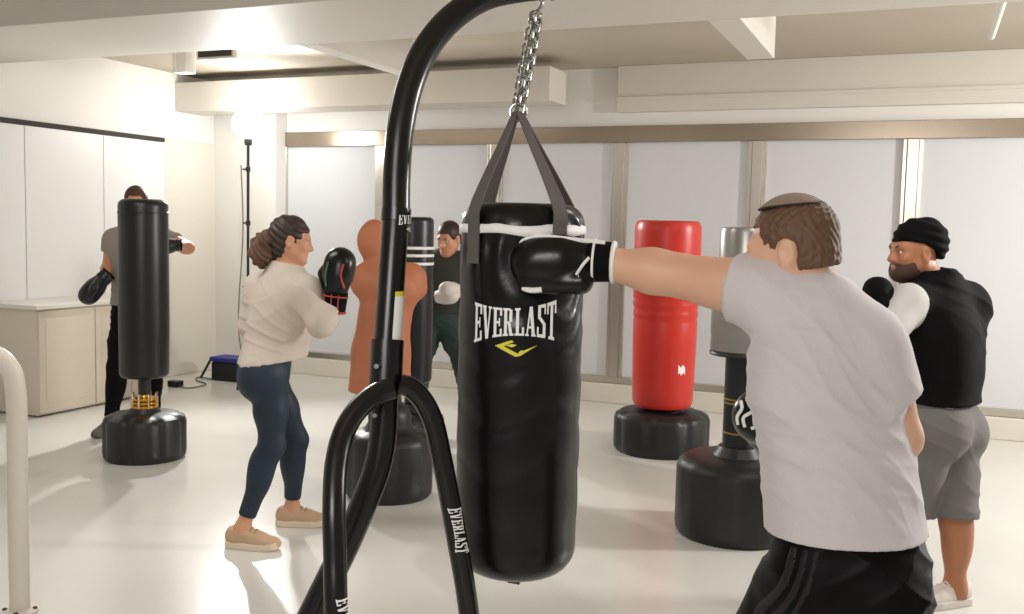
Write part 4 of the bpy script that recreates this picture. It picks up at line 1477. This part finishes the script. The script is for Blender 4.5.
A = P4.bottom(.012, J['pel'][2] + .12, 1.90)
P4.mesh('trousers', A, BLKC, folds((nrm(cam_r * .4 + np.array([0, 0, 1])), .12, .006, 1.3)))
cap(J['head'], P4.hR, hair_fn(.083, .104, .096, front=.062, brow=.058, nape=-.06), .16, 'hair', mat('hair_auburn', rgb(74, 46, 32), .6, noise=(60, .3)), None, .006).parent = P4.o
eyes(P4, brow=HAIR1)
glove(P4, 'R', J['hdR'], -P4.f * .2 - RT * .5 + np.array([0, 0, .8]), LEATHER2, LEATHER2, BLKC, .008, 1.12, rings=1, cuff=.05)
glove(P4, 'L', J['hdL'], (0, 0, 1), LEATHER2, LEATHER2, BLKC, .008, .9, rings=1, cuff=.03)
for q in 'LR':
    shoe(P4, q, GSHOE, GSHOE, .008, 1.0)

# ---- the man in dark green, behind the hanging bag
D = 7.4
J = dict(neck=S(447, 257, D), head=S(449, 238, D - .08), hf=-RT * .45 - AW * .85 + [0, 0, -.35], tf=-AW * .9 - RT * .3,
         shR=S(425, 264, D), elR=S(419, 298, D - .02), wrR=S(436, 297, D - .22), shL=S(471, 264, D), elL=S(479, 298, D), wrL=S(461, 292, D - .22),
         pel=S(439, 314, D), hipR=S(429, 322, D), hipL=S(449, 322, D), knR=S(419, 366, D - .08), anR=ankle(412, 420, D, .09), knL=S(464, 362, D - .08), anL=ankle(478, 415, D, .09),
         hdR=RT * .9 - AW * .4 + np.array([0, 0, .2]), hdL=-RT * .8 - AW * .6 + np.array([0, 0, .25]))
J['toR'] = J['anR'] + xy(-AW - RT * .4) * .125 - [0, 0, .055]
J['toL'] = J['anL'] + xy(-AW + RT * .4) * .125 - [0, 0, .055]
P5 = Body('person', J, .009, SKIN3, 1.0, 1.0, 'man in dark green clothes with white gloves, partly hidden by the hanging bag')
hemz = S(440, 312, D)
A = P5.top(.022, 1.85, hemz, armoff=.02, drape=[Drape(S(447, 277, D), S(440, 316, D), P5.R, (.18, .185), (.135, .14))])
P5.mesh('sweatshirt', A, GREEN, folds((nrm(cam_r * .6 + np.array([0, 0, 1])), .12, .008, 1.3), z0=hemz[2]))
A = P5.bottom(.022, J['pel'][2] + .12, 1.9, drape=[(q, Cone(J['kn' + q], J['an' + q], .085, .065)) for q in 'LR'])
P5.mesh('trousers', A, GREEN2, folds((nrm(cam_r * .4 + np.array([0, 0, 1])), .12, .006, 1.3)))
cap(J['head'], P5.hR, hair_fn(.083, .104, .096, front=.062, brow=.058, nape=-.06), .16, 'hair', HAIR2, None, .006).parent = P5.o
eyes(P5, brow=HAIR2)
for q in 'LR':
    glove(P5, q, J['hd' + q], (0, 0, 1), WSHOE, LEATHER2, BLKC, .008, .95, rings=1)
    shoe(P5, q, GSHOE, GSHOE, .008, 1.0)
